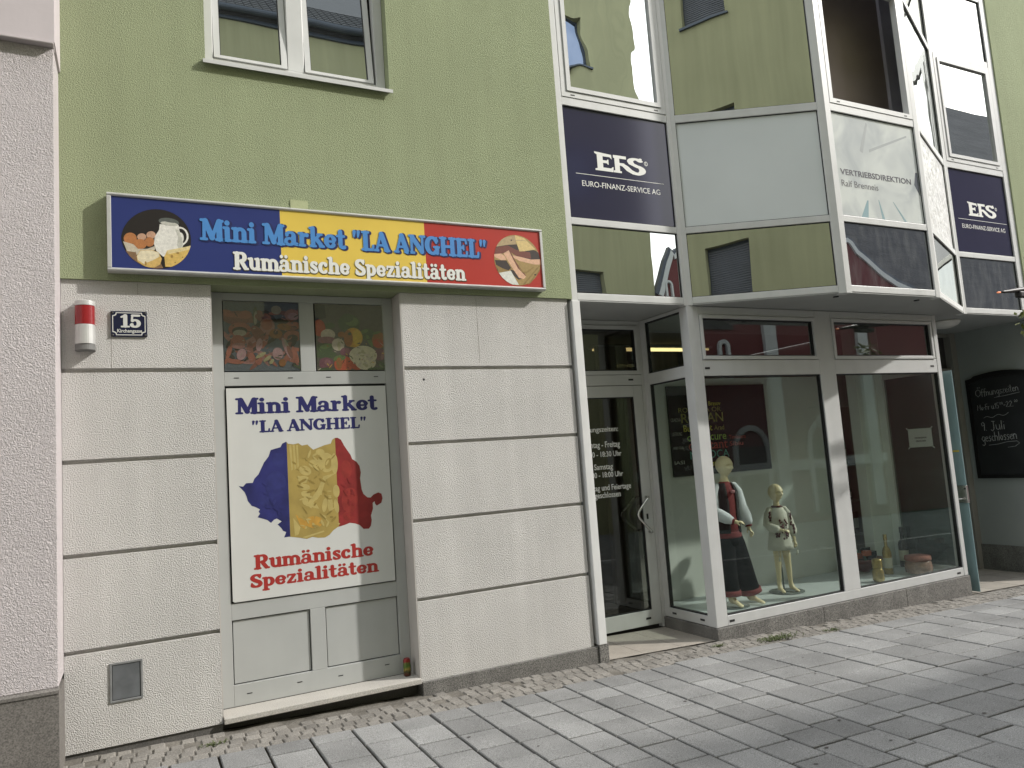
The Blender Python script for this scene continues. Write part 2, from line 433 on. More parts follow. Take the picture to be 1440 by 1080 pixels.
gl('E', .86, stem(.27, .1, .9, .125), stroke([(.14, .06), (.72, .06)], .06), stroke([(.14, .94), (.7, .94)], .06), stroke([(.27, .5), (.53, .5)], .06), stroke([(.73, .08), (.75, .27)], .055), stroke([(.71, .92), (.72, .75)], .055), stroke([(.54, .4), (.54, .6)], .05))
gl('S', .8, arc(.41, .72, .23, .2, 35, 235, .12, .07), stroke([(.27, .58), (.56, .4)], .125), arc(.39, .27, .25, .2, -150, 60, .12, .07), stroke([(.62, .72), (.64, .93)], .05), stroke([(.15, .1), (.14, .32)], .05))
gl('i', .46, stem(.23, .1, .6, .115), foot(.23, .15), foot(.16, .09, .645), [(.23, .88, .115)])
gl('n', .84, stem(.22, .1, .6, .11), foot(.22, .14), foot(.14, .07, .64), arc(.43, .43, .2, .2, 0, 130, .1, .075), stem(.62, .1, .45, .11), foot(.63, .14))
gl('u', .84, stem(.22, .28, .62, .11), foot(.15, .08, .645), arc(.41, .27, .19, .2, 180, 300, .1, .07), stem(.61, .1, .62, .11), foot(.55, .08, .645), foot(.69, .09))
gl('m', 1.2, stem(.2, .1, .6, .11), foot(.2, .13), foot(.13, .07, .64), arc(.38, .43, .19, .2, 0, 130, .1, .075), stem(.58, .1, .45, .11), foot(.58, .12), arc(.77, .43, .19, .2, 0, 130, .1, .075), stem(.97, .1, .45, .11), foot(.98, .13))
gl('r', .64, stem(.22, .1, .6, .11), foot(.22, .15), foot(.14, .07, .64), stroke([(.28, .48), (.4, .6), (.46, .61)], .06), [(.48, .57, .1)])
gl('k', .86, stem(.22, .1, .93, .11), foot(.22, .13), foot(.15, .08, .95), stroke([(.26, .34), (.58, .63)], .06), foot(.58, .11, .645, .05), stroke([(.4, .42), (.65, .1)], .1), foot(.68, .1))
gl('e', .72, arc(.36, .35, .22, .28, 20, 320, .115, .06), stroke([(.18, .34), (.56, .34)], .05), stroke([(.56, .34), (.56, .44)], .06))
gl('t', .58, stem(.25, .25, .86, .11), stroke([(.07, .64), (.46, .64)], .055), arc(.38, .21, .13, .15, 180, 310, .1, .065))
gl('a', .80, arc(.35, .48, .19, .17, 0, 150, .09, .055), [(.18, .52, .08)], arc(.31, .20, .19, .155, 0, 360, .085, .05), stem(.53, .2, .48, .11), stroke([(.53, .12), (.7, .08)], .075))
gl('s', .62, arc(.32, .5, .16, .14, 30, 235, .09, .06), stroke([(.22, .43), (.43, .27)], .1), arc(.3, .19, .17, .13, -150, 60, .09, .06), stroke([(.47, .5), (.48, .64)], .04), stroke([(.12, .08), (.11, .22)], .04))
gl('c', .68, arc(.36, .35, .22, .28, 50, 310, .12, .065), [(.5, .52, .1)])
gl('h', .86, stem(.22, .1, .93, .11), foot(.22, .14), foot(.15, .08, .95), arc(.43, .43, .2, .2, 0, 130, .1, .075), stem(.62, .1, .45, .11), foot(.63, .14))
gl('p', .82, stem(.22, -.2, .6, .11), foot(.22, .16, -.24), foot(.14, .07, .64), arc(.4, .35, .22, .27, -120, 120, .12, .065))
gl('z', .7, stroke([(.14, .63), (.54, .63)], .06), stroke([(.52, .6), (.17, .09)], .095), stroke([(.12, .06), (.56, .06)], .06), stroke([(.13, .62), (.12, .48)], .045), stroke([(.57, .08), (.58, .22)], .045))
gl('l', .46, stem(.23, .1, .93, .115), foot(.23, .15), foot(.16, .09, .95))
gl('"', .56, stroke([(.17, .93), (.14, .68)], .085, .04), stroke([(.4, .93), (.37, .68)], .085, .04))
gl(' ', .36, [])
w_, p_, c_ = G['a']
G['ä'] = (w_, p_+[(.2, .88, .095), (.48, .88, .095)], c_)
gl('1', .62, stem(.33, .1, .9, .12), foot(.33, .22), stroke([(.33, .94), (.1, .8)], .06))
gl('5', .78, stroke([(.2, .93), (.62, .93)], .075), stroke([(.2, .9), (.17, .52)], .055), arc(.36, .31, .24, .26, -150, 130, .12, .065), [(.17, .22, .1)])
GC = {}
def fat_text(mb, P, txt, x0, x1, z0, z1, d=0.001, mi=0, t=0.0006, track=0.92, grow=0.0):
    """fat rounded serif lettering; z0 = baseline, z1 = cap line"""
    tot = sum(G[c][0]*track for c in txt); sx = (x1-x0)/tot; sz = z1-z0; x = 0
    for c in txt:
        w, discs, cuts = G[c]
        if discs:
            key = (c, grow)
            if key not in GC: GC[key] = curve_mesh(sdf_loops([(a, b, r+grow) for a, b, r in discs], (), cuts), 1.0)
            v, f = GC[key]
            mb.add([P.pt(x0+(x+a)*sx, z0+b*sz, d+e*t) for a, b, e in v], f, mi)
        x += w*track
def ell(cx, cy, rx, ry, rot=0, n=28, a0=0, a1=360):
    c, s_ = math.cos(math.radians(rot)), math.sin(math.radians(rot)); out = []
    for k in range(n if a1-a0 == 360 else n+1):
        a = math.radians(a0+(a1-a0)*k/n); x, y = rx*math.cos(a), ry*math.sin(a)
        out.append((cx+x*c-y*s_, cy+x*s_+y*c))
    return out
def clip_circle(poly, cx, cy, r):
    """keep an outline inside a round picture"""
    out = []
    for x, y in poly:
        d = math.hypot(x-cx, y-cy)
        out.append((x, y) if d <= r else (cx+(x-cx)*r/d, cy+(y-cy)*r/d))
    return out
def dense(poly, n=6):
    out = []
    for i, p in enumerate(poly):
        q = poly[(i+1) % len(poly)]
        out += [(p[0]+(q[0]-p[0])*k/n, p[1]+(q[1]-p[1])*k/n) for k in range(n)]
    return out

# ------------------------------------------------------------------ ground and paving
def zg(x): return -0.02-0.03*min(max(x, -3), 30)
mb = MB()
for a, b in ((-90, -3), (-3, 30), (30, 120)):
    mb.quad((a, -90, zg(a)-0.016), (b, -90, zg(b)-0.016), (b, 1.2 if a == -3 else 90, zg(b)-0.016), (a, 1.2 if a == -3 else 90, zg(a)-0.016))
mb.build('ground', M_joint, kind='structure')
rnd = random.Random(3)
mb = MB()
def slab(x0, x1, y0, y1, j=0.0068):
    t = rnd.uniform(-0.0025, 0.0025)
    b = 0.005; zz = lambda x: zg(x)+t
    v = []
    X0, X1, Y0, Y1 = x0+j+rnd.uniform(0, .002), x1-j-rnd.uniform(0, .002), y0+j+rnd.uniform(0, .003), y1-j-rnd.uniform(0, .003)
    for zo, ins in ((-0.05, 0), (-b, 0), (0, b)):
        for x, y in ((X0+ins, Y0+ins), (X1-ins, Y0+ins), (X1-ins, Y1-ins), (X0+ins, Y1-ins)): v.append((x, y, zz(x)+zo))
    mb.add(v, [(0, 1, 5, 4), (1, 2, 6, 5), (2, 3, 7, 6), (3, 0, 4, 7), (4, 5, 9, 8), (5, 6, 10, 9), (6, 7, 11, 10), (7, 4, 8, 11), (8, 9, 10, 11)])
def strip_y(x): return -0.45 if x < 3.2 else (-0.40 if x < 4.3 else -0.36)
x = -1.355
while x < 22:
    w = 0.275 if x < 4.3 else rnd.choice((0.36, 0.42, 0.48))
    y = strip_y(x); first = True
    while y > -8.6:
        L = rnd.choice((0.24, 0.27, 0.30, 0.36)) if x < 4.3 else rnd.choice((0.24, 0.28, 0.33))
        if first: L *= rnd.uniform(0.6, 1.0); first = False
        slab(x, x+w, max(y-L, -8.6), y); y -= L
    x += w
for i in range(34):
    a, b, r = rnd.uniform(1.5, 9), rnd.uniform(-3.4, -.6), rnd.uniform(.008, .02)
    mb.add([(a+r*math.cos(k*.785), b+r*.8*math.sin(k*.785), zg(a)+.0035) for k in range(8)], [tuple(range(8))], 1)
mb.build('paving', [M_slab, mat('gum_spot', (.06, .055, .05), .8, var=.3, vscale=20)], kind='structure')
mb = MB()
rows = 5
for r in range(rows):
    x = -0.2+rnd.uniform(0, .05)
    while x < 14:
        w = rnd.uniform(0.082, 0.102)
        d = (abs(strip_y(x))-0.0)/rows
        y1 = -0.012-r*d; y0 = y1-d
        hid = 0.20 if r < 2 and x < 3.2 else (0.2 if r < 1 else 0.01)
        if rnd.random() > hid and not (r == 0 and (0.9 < x < 2.4)):
            t = rnd.uniform(-0.004, 0.002); z = zg(x)+t; g = 0.0035; h = 0.007
            a, b, c, e = x+g, x+w-g+rnd.uniform(-.004, .004), y0+g+rnd.uniform(-.004, .004), y1-g+rnd.uniform(-.004, .004)
            v = [(a, c, z-.03), (b, c, z-.03), (b, e, z-.03), (a, e, z-.03), (a, c, z-h), (b, c, z-h), (b, e, z-h), (a, e, z-h),
                 (a+h, c+h, z), (b-h, c+h, z+rnd.uniform(-.003, .003)), (b-h, e-h, z), (a+h, e-h, z+rnd.uniform(-.003, .003))]
            mb.add(v, [(0, 1, 5, 4), (1, 2, 6, 5), (2, 3, 7, 6), (3, 0, 4, 7), (4, 5, 9, 8), (5, 6, 10, 9), (6, 7, 11, 10), (7, 4, 8, 11), (8, 9, 10, 11)])
        x += w
mb.build('cobble_strip', M_sett, kind='structure')
mb = MB()
N = 130
def hz(i, j): return zg(-0.4+i*0.12)-0.009+0.007*math.sin(i*1.7+j*2.1)*math.sin(i*.37-j)
for i in range(N):
    for j in range(4):
        x0, x1 = -0.4+i*0.12, -0.28+i*0.12
        s0, s1 = strip_y(x0), strip_y(x1)
        y = lambda s, k: 0.06+(s-0.06)*k/4
        mb.quad((x0, y(s0, j+1), hz(i, j+1)), (x1, y(s1, j+1), hz(i+1, j+1)), (x1, y(s1, j), hz(i+1, j)), (x0, y(s0, j), hz(i, j)))
mb.build('strip_bedding', M_mortar, kind='structure')
mb = MB()
x = 4.0
for i in range(3):
    for j in range(2):
        a, b = 3.995+i*0.418, 4.0+(i+1)*0.418-0.008
        y0, y1 = 0.02+j*0.385, 0.02+(j+1)*0.385-0.006
        mb.add([(a, y0, zg(a)+.002), (b, y0, zg(b)+.002), (b, y1, zg(b)+.004), (a, y1, zg(a)+.004)], [(0, 1, 2, 3)])
for i in range(4):
    for j in range(3):
        a, b = 9.06+i*0.5, 9.06+(i+1)*0.5-0.008
        y0, y1 = 0.02+j*0.36, 0.02+(j+1)*0.36-0.006
        mb.add([(a, y0, zg(a)+.002), (b, y0, zg(b)+.002), (b, y1, zg(b)+.002), (a, y1, zg(a)+.002)], [(0, 1, 2, 3)])
mb.build('entrance_floor', M_tile, kind='structure')

# ------------------------------------------------------------------ the green house
H = empty('corner_house', (3.9, 0, 0), 'light green rendered house with cream ground floor and metal framed glass bay', 'building')
mb = MB()
wall_cells(mb, 0.0, 3.93, 3.022, 8.2, [(0.93, 2.335, 4.69, 6.5)], -0.02, 0.38)
mb.build('upper_wall', M_green, H)
mb = MB()
wall_cells(mb, 10.76, 22.0, 3.022, 8.2, [(12.6, 13.9, 4.7, 6.2), (16, 17.3, 4.7, 6.2)], -0.14, 0.38)
mb.build('upper_wall', M_green, H)
mb = MB(); mb.box(11.13, 22, -0.13, 0.3, -0.7, 3.02)
mb.box(12.6, 13.9, 0.1, 0.2, 4.7, 6.2, 1); mb.box(16, 17.3, 0.1, 0.2, 4.7, 6.2, 1)
mb.build('side_facade', [M_jamb, M_dark], H)
def pier(x0, x1):
    prof = [(0.4, 3.02), (0.0, 3.02)]
    for g in (2.42, 1.82, 1.22, 0.62):
        prof += [(0.0, g+0.006), (0.028, g+0.002), (0.028, g-0.020), (0.0, g-0.024)]
    prof += [(0.0, 0.004), (0.4, 0.004)]
    m = MB(); m.xprism(prof, x0, x1); return m
pier(0.002, 0.917).build('stucco_pier', M_pier, H)
pier(2.335, 3.885).build('stucco_pier', M_pier, H)
mb = MB(); mb.box(0.917, 0.925, 0.001, 0.4, 0.05, 3.019); mb.box(2.325, 2.335, 0.001, 0.4, 0.035, 3.019)
mb.build('door_jamb', M_jamb, H)
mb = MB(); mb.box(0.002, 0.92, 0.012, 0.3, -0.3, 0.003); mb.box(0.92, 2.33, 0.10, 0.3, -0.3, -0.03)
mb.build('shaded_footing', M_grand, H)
mb = MB(); mb.box(2.335, 3.915, -0.018, 0.2, -0.32, 0.002); mb.box(3.919, 4.012, -0.03, 0.74, -0.32, 0.014)
mb.build('plinth', M_gran, H, bevel=0.004)
mb = MB()
for a, b in ((5.225, 6.62), (6.624, 7.9), (7.904, 9.035)): mb.box(a, b, -0.022, 0.06, -0.5, -0.066)
mb.box(5.225, 5.285, 0.062, 0.775, -0.5, -0.066)
mb.build('plinth', M_gran, H, bevel=0.004)
mb = MB(); mb.box(0.925, 2.325, -0.035, 0.2, 0.0, 0.038)
mb.build('door_sill', M_sillst, H, bevel=0.005)

M_seam = mat('seam_dirt', (.30, .28, .25), .9, var=.3, vscale=30)
for x, z0, z1 in ((.292, 2.43, 2.66), (.455, 2.93, 3.01), (2.995, 2.45, 3.0)):
    mb = MB(); mb.box(x-.0012, x+.0012, -.0012, .004, z0, z1); mb.build('hairline_seam', M_seam, H)
mb = MB(); mb.lathe((2.492, .002, 2.318), [(.010, 0), (.010, -.003)], 10, axis='y'); mb.build('drill_hole', M_gasket, H)
# upper left window with tilted sashes
wf = MB()
wf.box(0.932, 0.995, 0.075, 0.15, 4.745, 6.5); wf.box(2.255, 2.333, 0.075, 0.15, 4.745, 6.5)
wf.box(1.545, 1.672, 0.078, 0.15, 4.79, 6.5); wf.box(0.995, 2.255, 0.078, 0.15, 4.735, 4.792)
win = wf.build('window', M_wframe, H, bevel=0.004)
P_win = mirror_pane('dark_mirror_glass', 0.62, (0.85, 0.9, 0.86), wave=0.0015)
def sash(x0, x1):
    s = MB(); th = math.radians(6.0); z0 = 4.797; h = 1.66
    def q(y, z): return (0.068+y*math.cos(th)+(z)*math.sin(th), z0+z*math.cos(th)-y*math.sin(th))
    def bar(a, b, c, e, y0, y1, mi=0):
        v = []
        for z in (c, e):
            for y in (y0, y1):
                for x in (a, b): yy, zz = q(y, z); v.append((x, yy, zz))
        s.add(v, [(0, 1, 3, 2), (4, 6, 7, 5), (0, 4, 5, 1), (2, 3, 7, 6), (0, 2, 6, 4), (1, 5, 7, 3)], mi)
    w = 0.045
    bar(x0, x0+w, 0, h, 0, .06); bar(x1-w, x1, 0, h, 0, .06); bar(x0+w, x1-w, 0, w*.5, 0, .06); bar(x0+w, x1-w, h-w, h, 0, .06)
    bar(x0+w, x0+w+.006, w*.5, h-w, .012, .05, 1); bar(x1-w-.006, x1-w, w*.5, h-w, .012, .05, 1)
    o = s.build('sash', [M_wframe, M_gasket], win)
    s = MB(); bar(x0+w, x1-w, w*.5, h-w, .02, .026)
    return o, s
for a, b in ((1.0, 1.54), (1.677, 2.235)):
    s0 = MB()
    o, s1 = sash(a, b)
    # pane is rebuilt with the same tilt
    th = math.radians(6.0); z0 = 4.797
    v = []
    for z in (0.022, 1.615):
        for y in (0.02, 0.026):
            for x in (a+.051, b-.051): v.append((x, 0.068+y*math.cos(th)+z*math.sin(th), z0+z*math.cos(th)-y*math.sin(th)))
    s0.add(v, [(0, 1, 3, 2), (4, 6, 7, 5), (0, 4, 5, 1), (2, 3, 7, 6), (0, 2, 6, 4), (1, 5, 7, 3)])
    s0.build('pane', P_win, win)
sb = MB(); sb.xprism([(0.07, 4.74), (-0.058, 4.70), (-0.058, 4.672), (-0.052, 4.672), (-0.05, 4.694), (0.07, 4.732)], 0.912, 2.352)
sb.build('window_sill', M_wframe, win)
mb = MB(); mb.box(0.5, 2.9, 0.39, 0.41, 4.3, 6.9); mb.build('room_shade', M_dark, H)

# grey shop door with film-covered lights
YD = 0.20
fr = MB()
fr.box(0.926, 1.016, YD, YD+.07, 0.04, 3.018); fr.box(2.240, 2.324, YD, YD+.07, 0.04, 3.018)
fr.box(1.016, 2.24, YD, YD+.07, 2.960, 3.018)
fr.box(1.016, 2.24, YD, YD+.07, 2.315, 2.418)
fr.box(1.572, 1.686, YD, YD+.07, 2.418, 2.960)
fr.box(1.016, 2.24, YD, YD+.07, 0.632, 0.748)
fr.box(1.564, 1.676, YD, YD+.07, 0.186, 0.632)
fr.box(1.016, 2.24, YD, YD+.07, 0.04, 0.186)
door = fr.build('shop_door', M_door, H, bevel=0.003)
bk = MB(); bk.box(1.0, 2.26, YD+.03, YD+.045, 0.1, 2.99); bk.build('gasket', M_gasket, door)
for a, b in ((1.023, 1.557), (1.683, 2.233)):
    p = MB(); p.box(a, b, YD+.012, YD+.029, 0.193, 0.625); p.build('door_panel', M_door, door, bevel=0.002)
for x, z in ((1.12, .115), (1.47, .125), (1.77, .115), (2.13, .13), (1.10, 2.374), (1.49, 2.370), (1.78, 2.372), (2.16, 2.372)):
    sm = MB(); sm.box(x-.018, x+.018, YD-.0015, YD+.002, z-.003, z+.003); sm.build('drain_slot', M_gasket, door)

# ------------------------------------------------------------------ glazed bay over the shop
bay = empty('bay_window', (6.6, 0, 3.02)); bay.parent = H; bay.location = bay.location-H.location
BP = [Vector((3.932, 0)), Vector((5.262, 0)), Vector((6.58, -0.76)), Vector((7.985, -0.77)), Vector((9.43, -0.12)), Vector((10.76, -0.12))]
class Pn:
    def __init__(s, a, b):
        s.O = a; s.u = (b-a).normalized(); s.n = Vector((s.u.y, -s.u.x)); s.L = (b-a).length
PN = [Pn(BP[i], BP[i+1]) for i in range(5)]
PWID = [0.068, 0.048, 0.075, 0.065, 0.05, 0.11]
fr = MB()
def corner_post(m, i, z0, z1, w, dep=0.09, off=0.004):
    P = BP[i]; pv = PN[i-1] if i > 0 else None; nx = PN[i] if i < 5 else None
    if pv is None: pts = [P+nx.n*off, P+nx.u*w+nx.n*off, P+nx.u*w-nx.n*dep, P-nx.n*dep]
    elif nx is None: pts = [P-pv.u*w+pv.n*off, P+pv.n*off, P-pv.n*dep, P-pv.u*w-pv.n*dep]
    else:
        nn = (pv.n+nx.n); nn = nn/nn.dot(nx.n)
        pts = [P-pv.u*w+pv.n*off, P+nn*off, P+nx.u*w+nx.n*off, P+nx.u*w-nx.n*dep, P-nn*dep, P-pv.u*w-pv.n*dep]
    m.prism([(p.x, p.y) for p in pts], z0, z1)
for i in range(6): corner_post(fr, i, 3.005, 8.2, PWID[i])
LV = [(3.02, 3.085), (3.725, 3.79), (4.865, 4.945), (6.37, 6.45), (7.30, 7.38)]
for k, p in enumerate(PN):
    a0, a1 = PWID[k], p.L-PWID[k+1]
    for z0, z1 in LV: fr.obox(p.O, p.u, p.n, a0, a1, -0.08, 0.0, z0, z1)
bayf = fr.build('bay_frame', M_wframe, bay, bevel=0.004)
P_mir = mirror_pane('mirror_glass', 0.66, (0.86, 0.89, 0.84), wave=0.0018, wscale=1.8)
P_mirw = mirror_pane('wavy_mirror_glass', 0.80, (0.93, 0.97, 0.95), wave=0.0040, wscale=3.0)
P_mirs = mirror_pane('still_mirror_glass', 0.80, (0.93, 0.97, 0.95), wave=0.0006, wscale=1.2)
P_mird = mirror_pane('dusty_mirror_glass', 0.58, (0.80, 0.83, 0.84), base=(0.012, 0.013, 0.018), wave=0.0018, dust=0.16)
def pane(k, z0, z1, m, name='pane', a0=None, a1=None, d=-0.02, par=None):
    p = PN[k]; a0 = PWID[k] if a0 is None else a0; a1 = p.L-PWID[k+1] if a1 is None else a1
    b = MB(); b.obox(p.O, p.u, p.n, a0+.001, a1-.001, d-.006, d, z0+.001, z1-.001)
    return b.build(name, m, par or bay)
gk = MB()
for k, p in enumerate(PN):
    for z0, z1 in ((3.085, 3.725), (3.79, 4.865), (4.945, 6.37), (6.45, 7.30), (7.38, 8.2)):
        a0, a1 = PWID[k], p.L-PWID[k+1]
        if k == 2 and 4.9 < z0 < 5: continue
        oring(gk, p.O, p.u, p.n, a0, a1, z0, z1, 0.007, -0.05, -0.012)
gk.build('gasket', M_gasket, bay)
bkb = MB()
for k, p in enumerate(PN):
    if k == 2:
        bkb.obox(p.O, p.u, p.n, 0.0, p.L, -0.075, -0.06, 3.02, 4.9); bkb.obox(p.O, p.u, p.n, 0.0, p.L, -0.075, -0.06, 6.4, 8.2)
    else: bkb.obox(p.O, p.u, p.n, 0.02, p.L-0.02, -0.075, -0.06, 3.02, 8.2)
bkb.build('backing', M_dark, bay)
M_white_panel = mat('opal_panel', (0.66, 0.695, 0.70), 0.18, var=0.05, vscale=1.2)
M_crumple = mat('crumpled_film', (0.62, 0.62, 0.60), 0.3, var=0.22, vscale=7, bump=0.9, bscale=9, bdist=0.05)
for k in range(5):
    pane(k, 3.085, 3.725, P_mird if k in (2, 4) else P_mir)
    pane(k, 6.45, 7.30, P_mir if k != 4 else P_mirw); pane(k, 7.38, 8.2, P_mir if k != 4 else P_mirw)
pane(1, 3.79, 4.865, M_white_panel, 'infill_panel')
pane(3, 3.79, 4.865, M_crumple, 'infill_panel')
pane(1, 4.945, 6.37, P_mir); pane(3, 4.945, 6.37, P_mirw)
def sash_ring(k, m, par, open_=False):
    p = PN[k]; a0, a1 = PWID[k]+.004, p.L-PWID[k+1]-.004
    r = MB()
    oring(r, p.O, p.u, p.n, a0, a1, 4.948, 6.367, 0.052, -0.06, 0.006)
    oring(r, p.O, p.u, p.n, a0+.058, a1-.058, 5.006, 6.309, 0.042, -0.05, 0.016)
    oring(r, p.O, p.u, p.n, a0+.050, a1-.050, 4.998, 6.317, 0.010, -0.05, -0.004, 1)
    for a in (a0+.12, a1-.12): r.obox(p.O, p.u, p.n, a-.022, a+.022, 0.006, 0.008, 4.966, 4.976, 1)
    o = r.build('sash', [M_wframe, M_gasket], par)
    if not open_: pane(k, 5.048, 6.267, m, 'pane', a0+.10, a1-.10, -0.012, par)
    return o
sash_ring(0, P_mirw, bay); sash_ring(4, P_mirs, bay)
# third facet: casement standing open, room behind
p = PN[2]; r = MB()
oring(r, p.O, p.u, p.n, PWID[2]+.004, p.L-PWID[3]-.004, 4.948, 6.367, 0.05, -0.06, 0.006)
for a in (0.2, 1.22): r.obox(p.O, p.u, p.n, a-.022, a+.022, 0.006, 0.008, 4.966, 4.976, 1)
r.build('window_frame', [M_wframe, M_gasket], bay)
M_blind = mat('brown_blind', (0.30, 0.245, 0.215), 0.85, var=0.1, vscale=2)
M_reveal = mat('lilac_reveal', (0.56, 0.55, 0.60), 0.8, var=0.06, vscale=3)
r = MB(); r.box(6.2, 8.6, -0.27, -0.24, 4.4, 8.1); r.build('roller_blind', M_blind, bay)
r = MB(); r.box(8.285, 8.62, -0.31, -0.271, 4.4, 8.1); r.build('inner_reveal', M_reveal, bay)
r = MB(); r.prism([(6.62, -0.69), (7.96, -0.70), (9.3, -0.06), (9.3, 0.33), (5.4, 0.33), (5.4, 0.0)], 4.30, 4.38); r.build('bay_floor', M_dark, bay)
r = MB(); r.prism([(3.95, -0.0), (5.262, -0.0), (6.58, -0.755), (7.985, -0.765), (9.43, -0.115), (11.13, -0.115), (11.13, 1.4), (3.95, 1.4)], 3.008, 3.018)
r.build('soffit', M_soffit, H)
for x, y in ((6.62, -0.60), (7.82, -0.62)): r = MB(); r.lathe((x, y, 3.0), [(0.028, 0.008), (0.028, 0.0), (0.012, 0.0)], 12); r.build('soffit_spot', M_gasket, H)
# ------------------------------------------------------------------ shop front below
shop = empty('shop_front', (7, 0, 0)); shop.parent = H; shop.location = shop.location-H.location
fr = MB()
fr.box(3.93, 3.99, 0.062, 0.73, 0.012, 3.004)                             # return panel
fr.box(5.236, 5.315, -0.006, 0.115, -0.062, 3.004)                       # corner post
fr.box(5.315, 5.38, 0.0, 0.07, -0.062, 3.004)
fr.box(6.985, 7.225, 0.0, 0.07, 0.03, 3.004)
fr.box(8.965, 9.035, -0.003, 0.09, -0.062, 3.004)
fr.box(5.38, 8.965, 0.0, 0.07, -0.062, 0.030)
fr.box(5.38, 6.985, 0.0, 0.07, 2.312, 2.47); fr.box(7.225, 8.965, 0.0, 0.07, 2.312, 2.47)
fr.box(5.38, 6.985, 0.0, 0.07, 2.925, 3.004); fr.box(7.225, 8.965, 0.0, 0.07, 2.925, 3.004)
fr.box(5.245, 5.305, 0.70, 0.79, -0.062, 3.004)                          # side glazing
fr.box(5.245, 5.305, 0.115, 0.70, -0.062, 0.03); fr.box(5.245, 5.305, 0.115, 0.70, 2.315, 2.43); fr.box(5.245, 5.305, 0.115, 0.70, 2.972, 3.004)
fr.build('shop_frame', M_frame, shop, bevel=0.004)
fr = MB(); fr.box(3.918, 3.998, -0.034, 0.061, 0.014, 3.004); fr.build('pier_post', M_wpost, shop, bevel=0.004)
fr = MB()
ring(fr, 5.384, 6.981, 2.474, 2.921, 0.035, -0.012, 0.05); ring(fr, 7.229, 8.935, 2.474, 2.921, 0.035, -0.012, 0.05)
fr.build('transom_sash', M_frame, shop, bevel=0.003)
gk = MB()
for a, b, c, e in ((5.38, 6.985, .03, 2.312), (7.225, 8.965, .03, 2.312), (5.419, 6.946, 2.509, 2.886), (7.264, 8.90, 2.509, 2.886)): ring(gk, a, b, c, e, 0.012, 0.012, 0.05)
for c, e in ((.03, 2.315), (2.43, 2.972)):
    O, u, n = (5.25, 0.70), (0, -1), (-1, 0)
    oring(gk, O, u, n, 0.0, 0.585, c, e, 0.012, -0.045, -0.008)
gk.build('gasket', M_gasket, shop)
for x in (5.43, 8.87):
    for z in (-.02, 2.39): sm = MB(); sm.box(x-.03, x+.03, -0.003, 0.002, z-.012, z+.008); sm.build('drain_slot', M_gasket, shop)
for y in (0.62, 0.2): sm = MB(); sm.box(5.241, 5.246, y-.03, y+.03, -0.025, -0.007); sm.build('drain_slot', M_gasket, shop)
G_shop = glass('shop_glass', 0.032, (0.94, 0.97, 0.95), (0.92, 1.0, 0.96), wave=0.0006, wscale=1.2)
G_tran = glass('transom_glass', 0.16, (0.55, 0.56, 0.55), (0.95, 1.0, 0.97), wave=0.0006)
for a, b, c, e, m in ((5.39, 6.975, .04, 2.304, G_shop), (7.235, 8.955, .04, 2.304, G_shop), (5.425, 6.94, 2.515, 2.88, G_tran), (7.27, 8.894, 2.515, 2.88, G_tran)):
    g = MB(); g.box(a, b, 0.028, 0.034, c, e); g.build('pane', m, shop)
for c, e in ((.04, 2.307), (2.44, 2.963)):
    g = MB(); g.box(5.272, 5.278, 0.125, 0.69, c, e); g.build('pane', G_shop, shop)
# entrance door in the recess
ED = 0.775
fr = MB()
fr.box(3.99, 4.06, ED+.0, ED+.07, zg(4)+.01, 3.004); fr.box(5.205, 5.245, ED, ED+.07, zg(5.2)+.01, 3.004)
fr.box(4.06, 5.205, ED, ED+.07, 2.322, 2.43); fr.box(4.06, 5.205, ED, ED+.07, 2.955, 3.004)
ring(fr, 4.066, 5.199, 2.434, 2.951, 0.04, ED-.012, ED+.05)
ent = fr.build('entrance_door', M_frame, shop, bevel=0.003)
lf = MB()
lf.box(4.066, 4.15, ED-.004, ED+.05, -0.125, 2.316); lf.box(5.085, 5.199, ED-.004, ED+.05, -0.125, 2.316)
lf.box(4.15, 5.085, ED-.004, ED+.05, -0.125, 0.025); lf.box(4.15, 5.085, ED-.004, ED+.05, 2.20, 2.316)
lf.build('door_leaf', M_frame, ent, bevel=0.003)
gk = MB(); ring(gk, 4.15, 5.085, 0.025, 2.20, 0.012, ED+.004, ED+.04); ring(gk, 4.106, 5.159, 2.474, 2.911, 0.012, ED, ED+.04)
gk.box(5.0, 5.06, ED-.007, ED-.002, -.065, -.045); gk.box(5.04, 5.1, ED-.003, ED+.002, 2.37, 2.388)
gk.build('gasket', M_gasket, ent)
G_door = glass('door_glass', 0.07, (0.55, 0.54, 0.52), (0.95, 1, 0.97), wave=0.0005)
g = MB(); g.box(4.16, 5.075, ED+.012, ED+.018, .035, 2.19); g.build('pane', G_door, ent)
g = MB(); g.box(4.116, 5.149, ED+.012, ED+.018, 2.484, 2.901); g.build('pane', G_door, ent)
hd = MB(); hd.tube([(5.128, ED-.004, 1.155), (5.122, ED-.055, 1.155), (5.09, ED-.062, 1.13), (4.985, ED-.062, 1.02), (4.972, ED-.062, .985), (4.985, ED-.062, .95), (5.10, ED-.062, .83), (5.13, ED-.055, .80), (5.135, ED-.004, .80)], 0.0125, 10)
hd.tube([(5.07, ED+.052, 1.155), (5.06, ED+.10, 1.155), (4.90, ED+.11, 1.02), (4.885, ED+.11, .985), (4.90, ED+.11, .95), (5.05, ED+.10, .82), (5.07, ED+.052, .82)], 0.0125, 10)
hd.build('door_handle', M_brush, ent)
lk = MB(); lk.box(5.115, 5.137, ED-.008, ED-.003, .93, .985); lk.build('lock', M_gasket, ent)
M_letw = flat('white_film', (0.82, 0.82, 0.80), 0.5)
PD = FRONT(ED+.010)
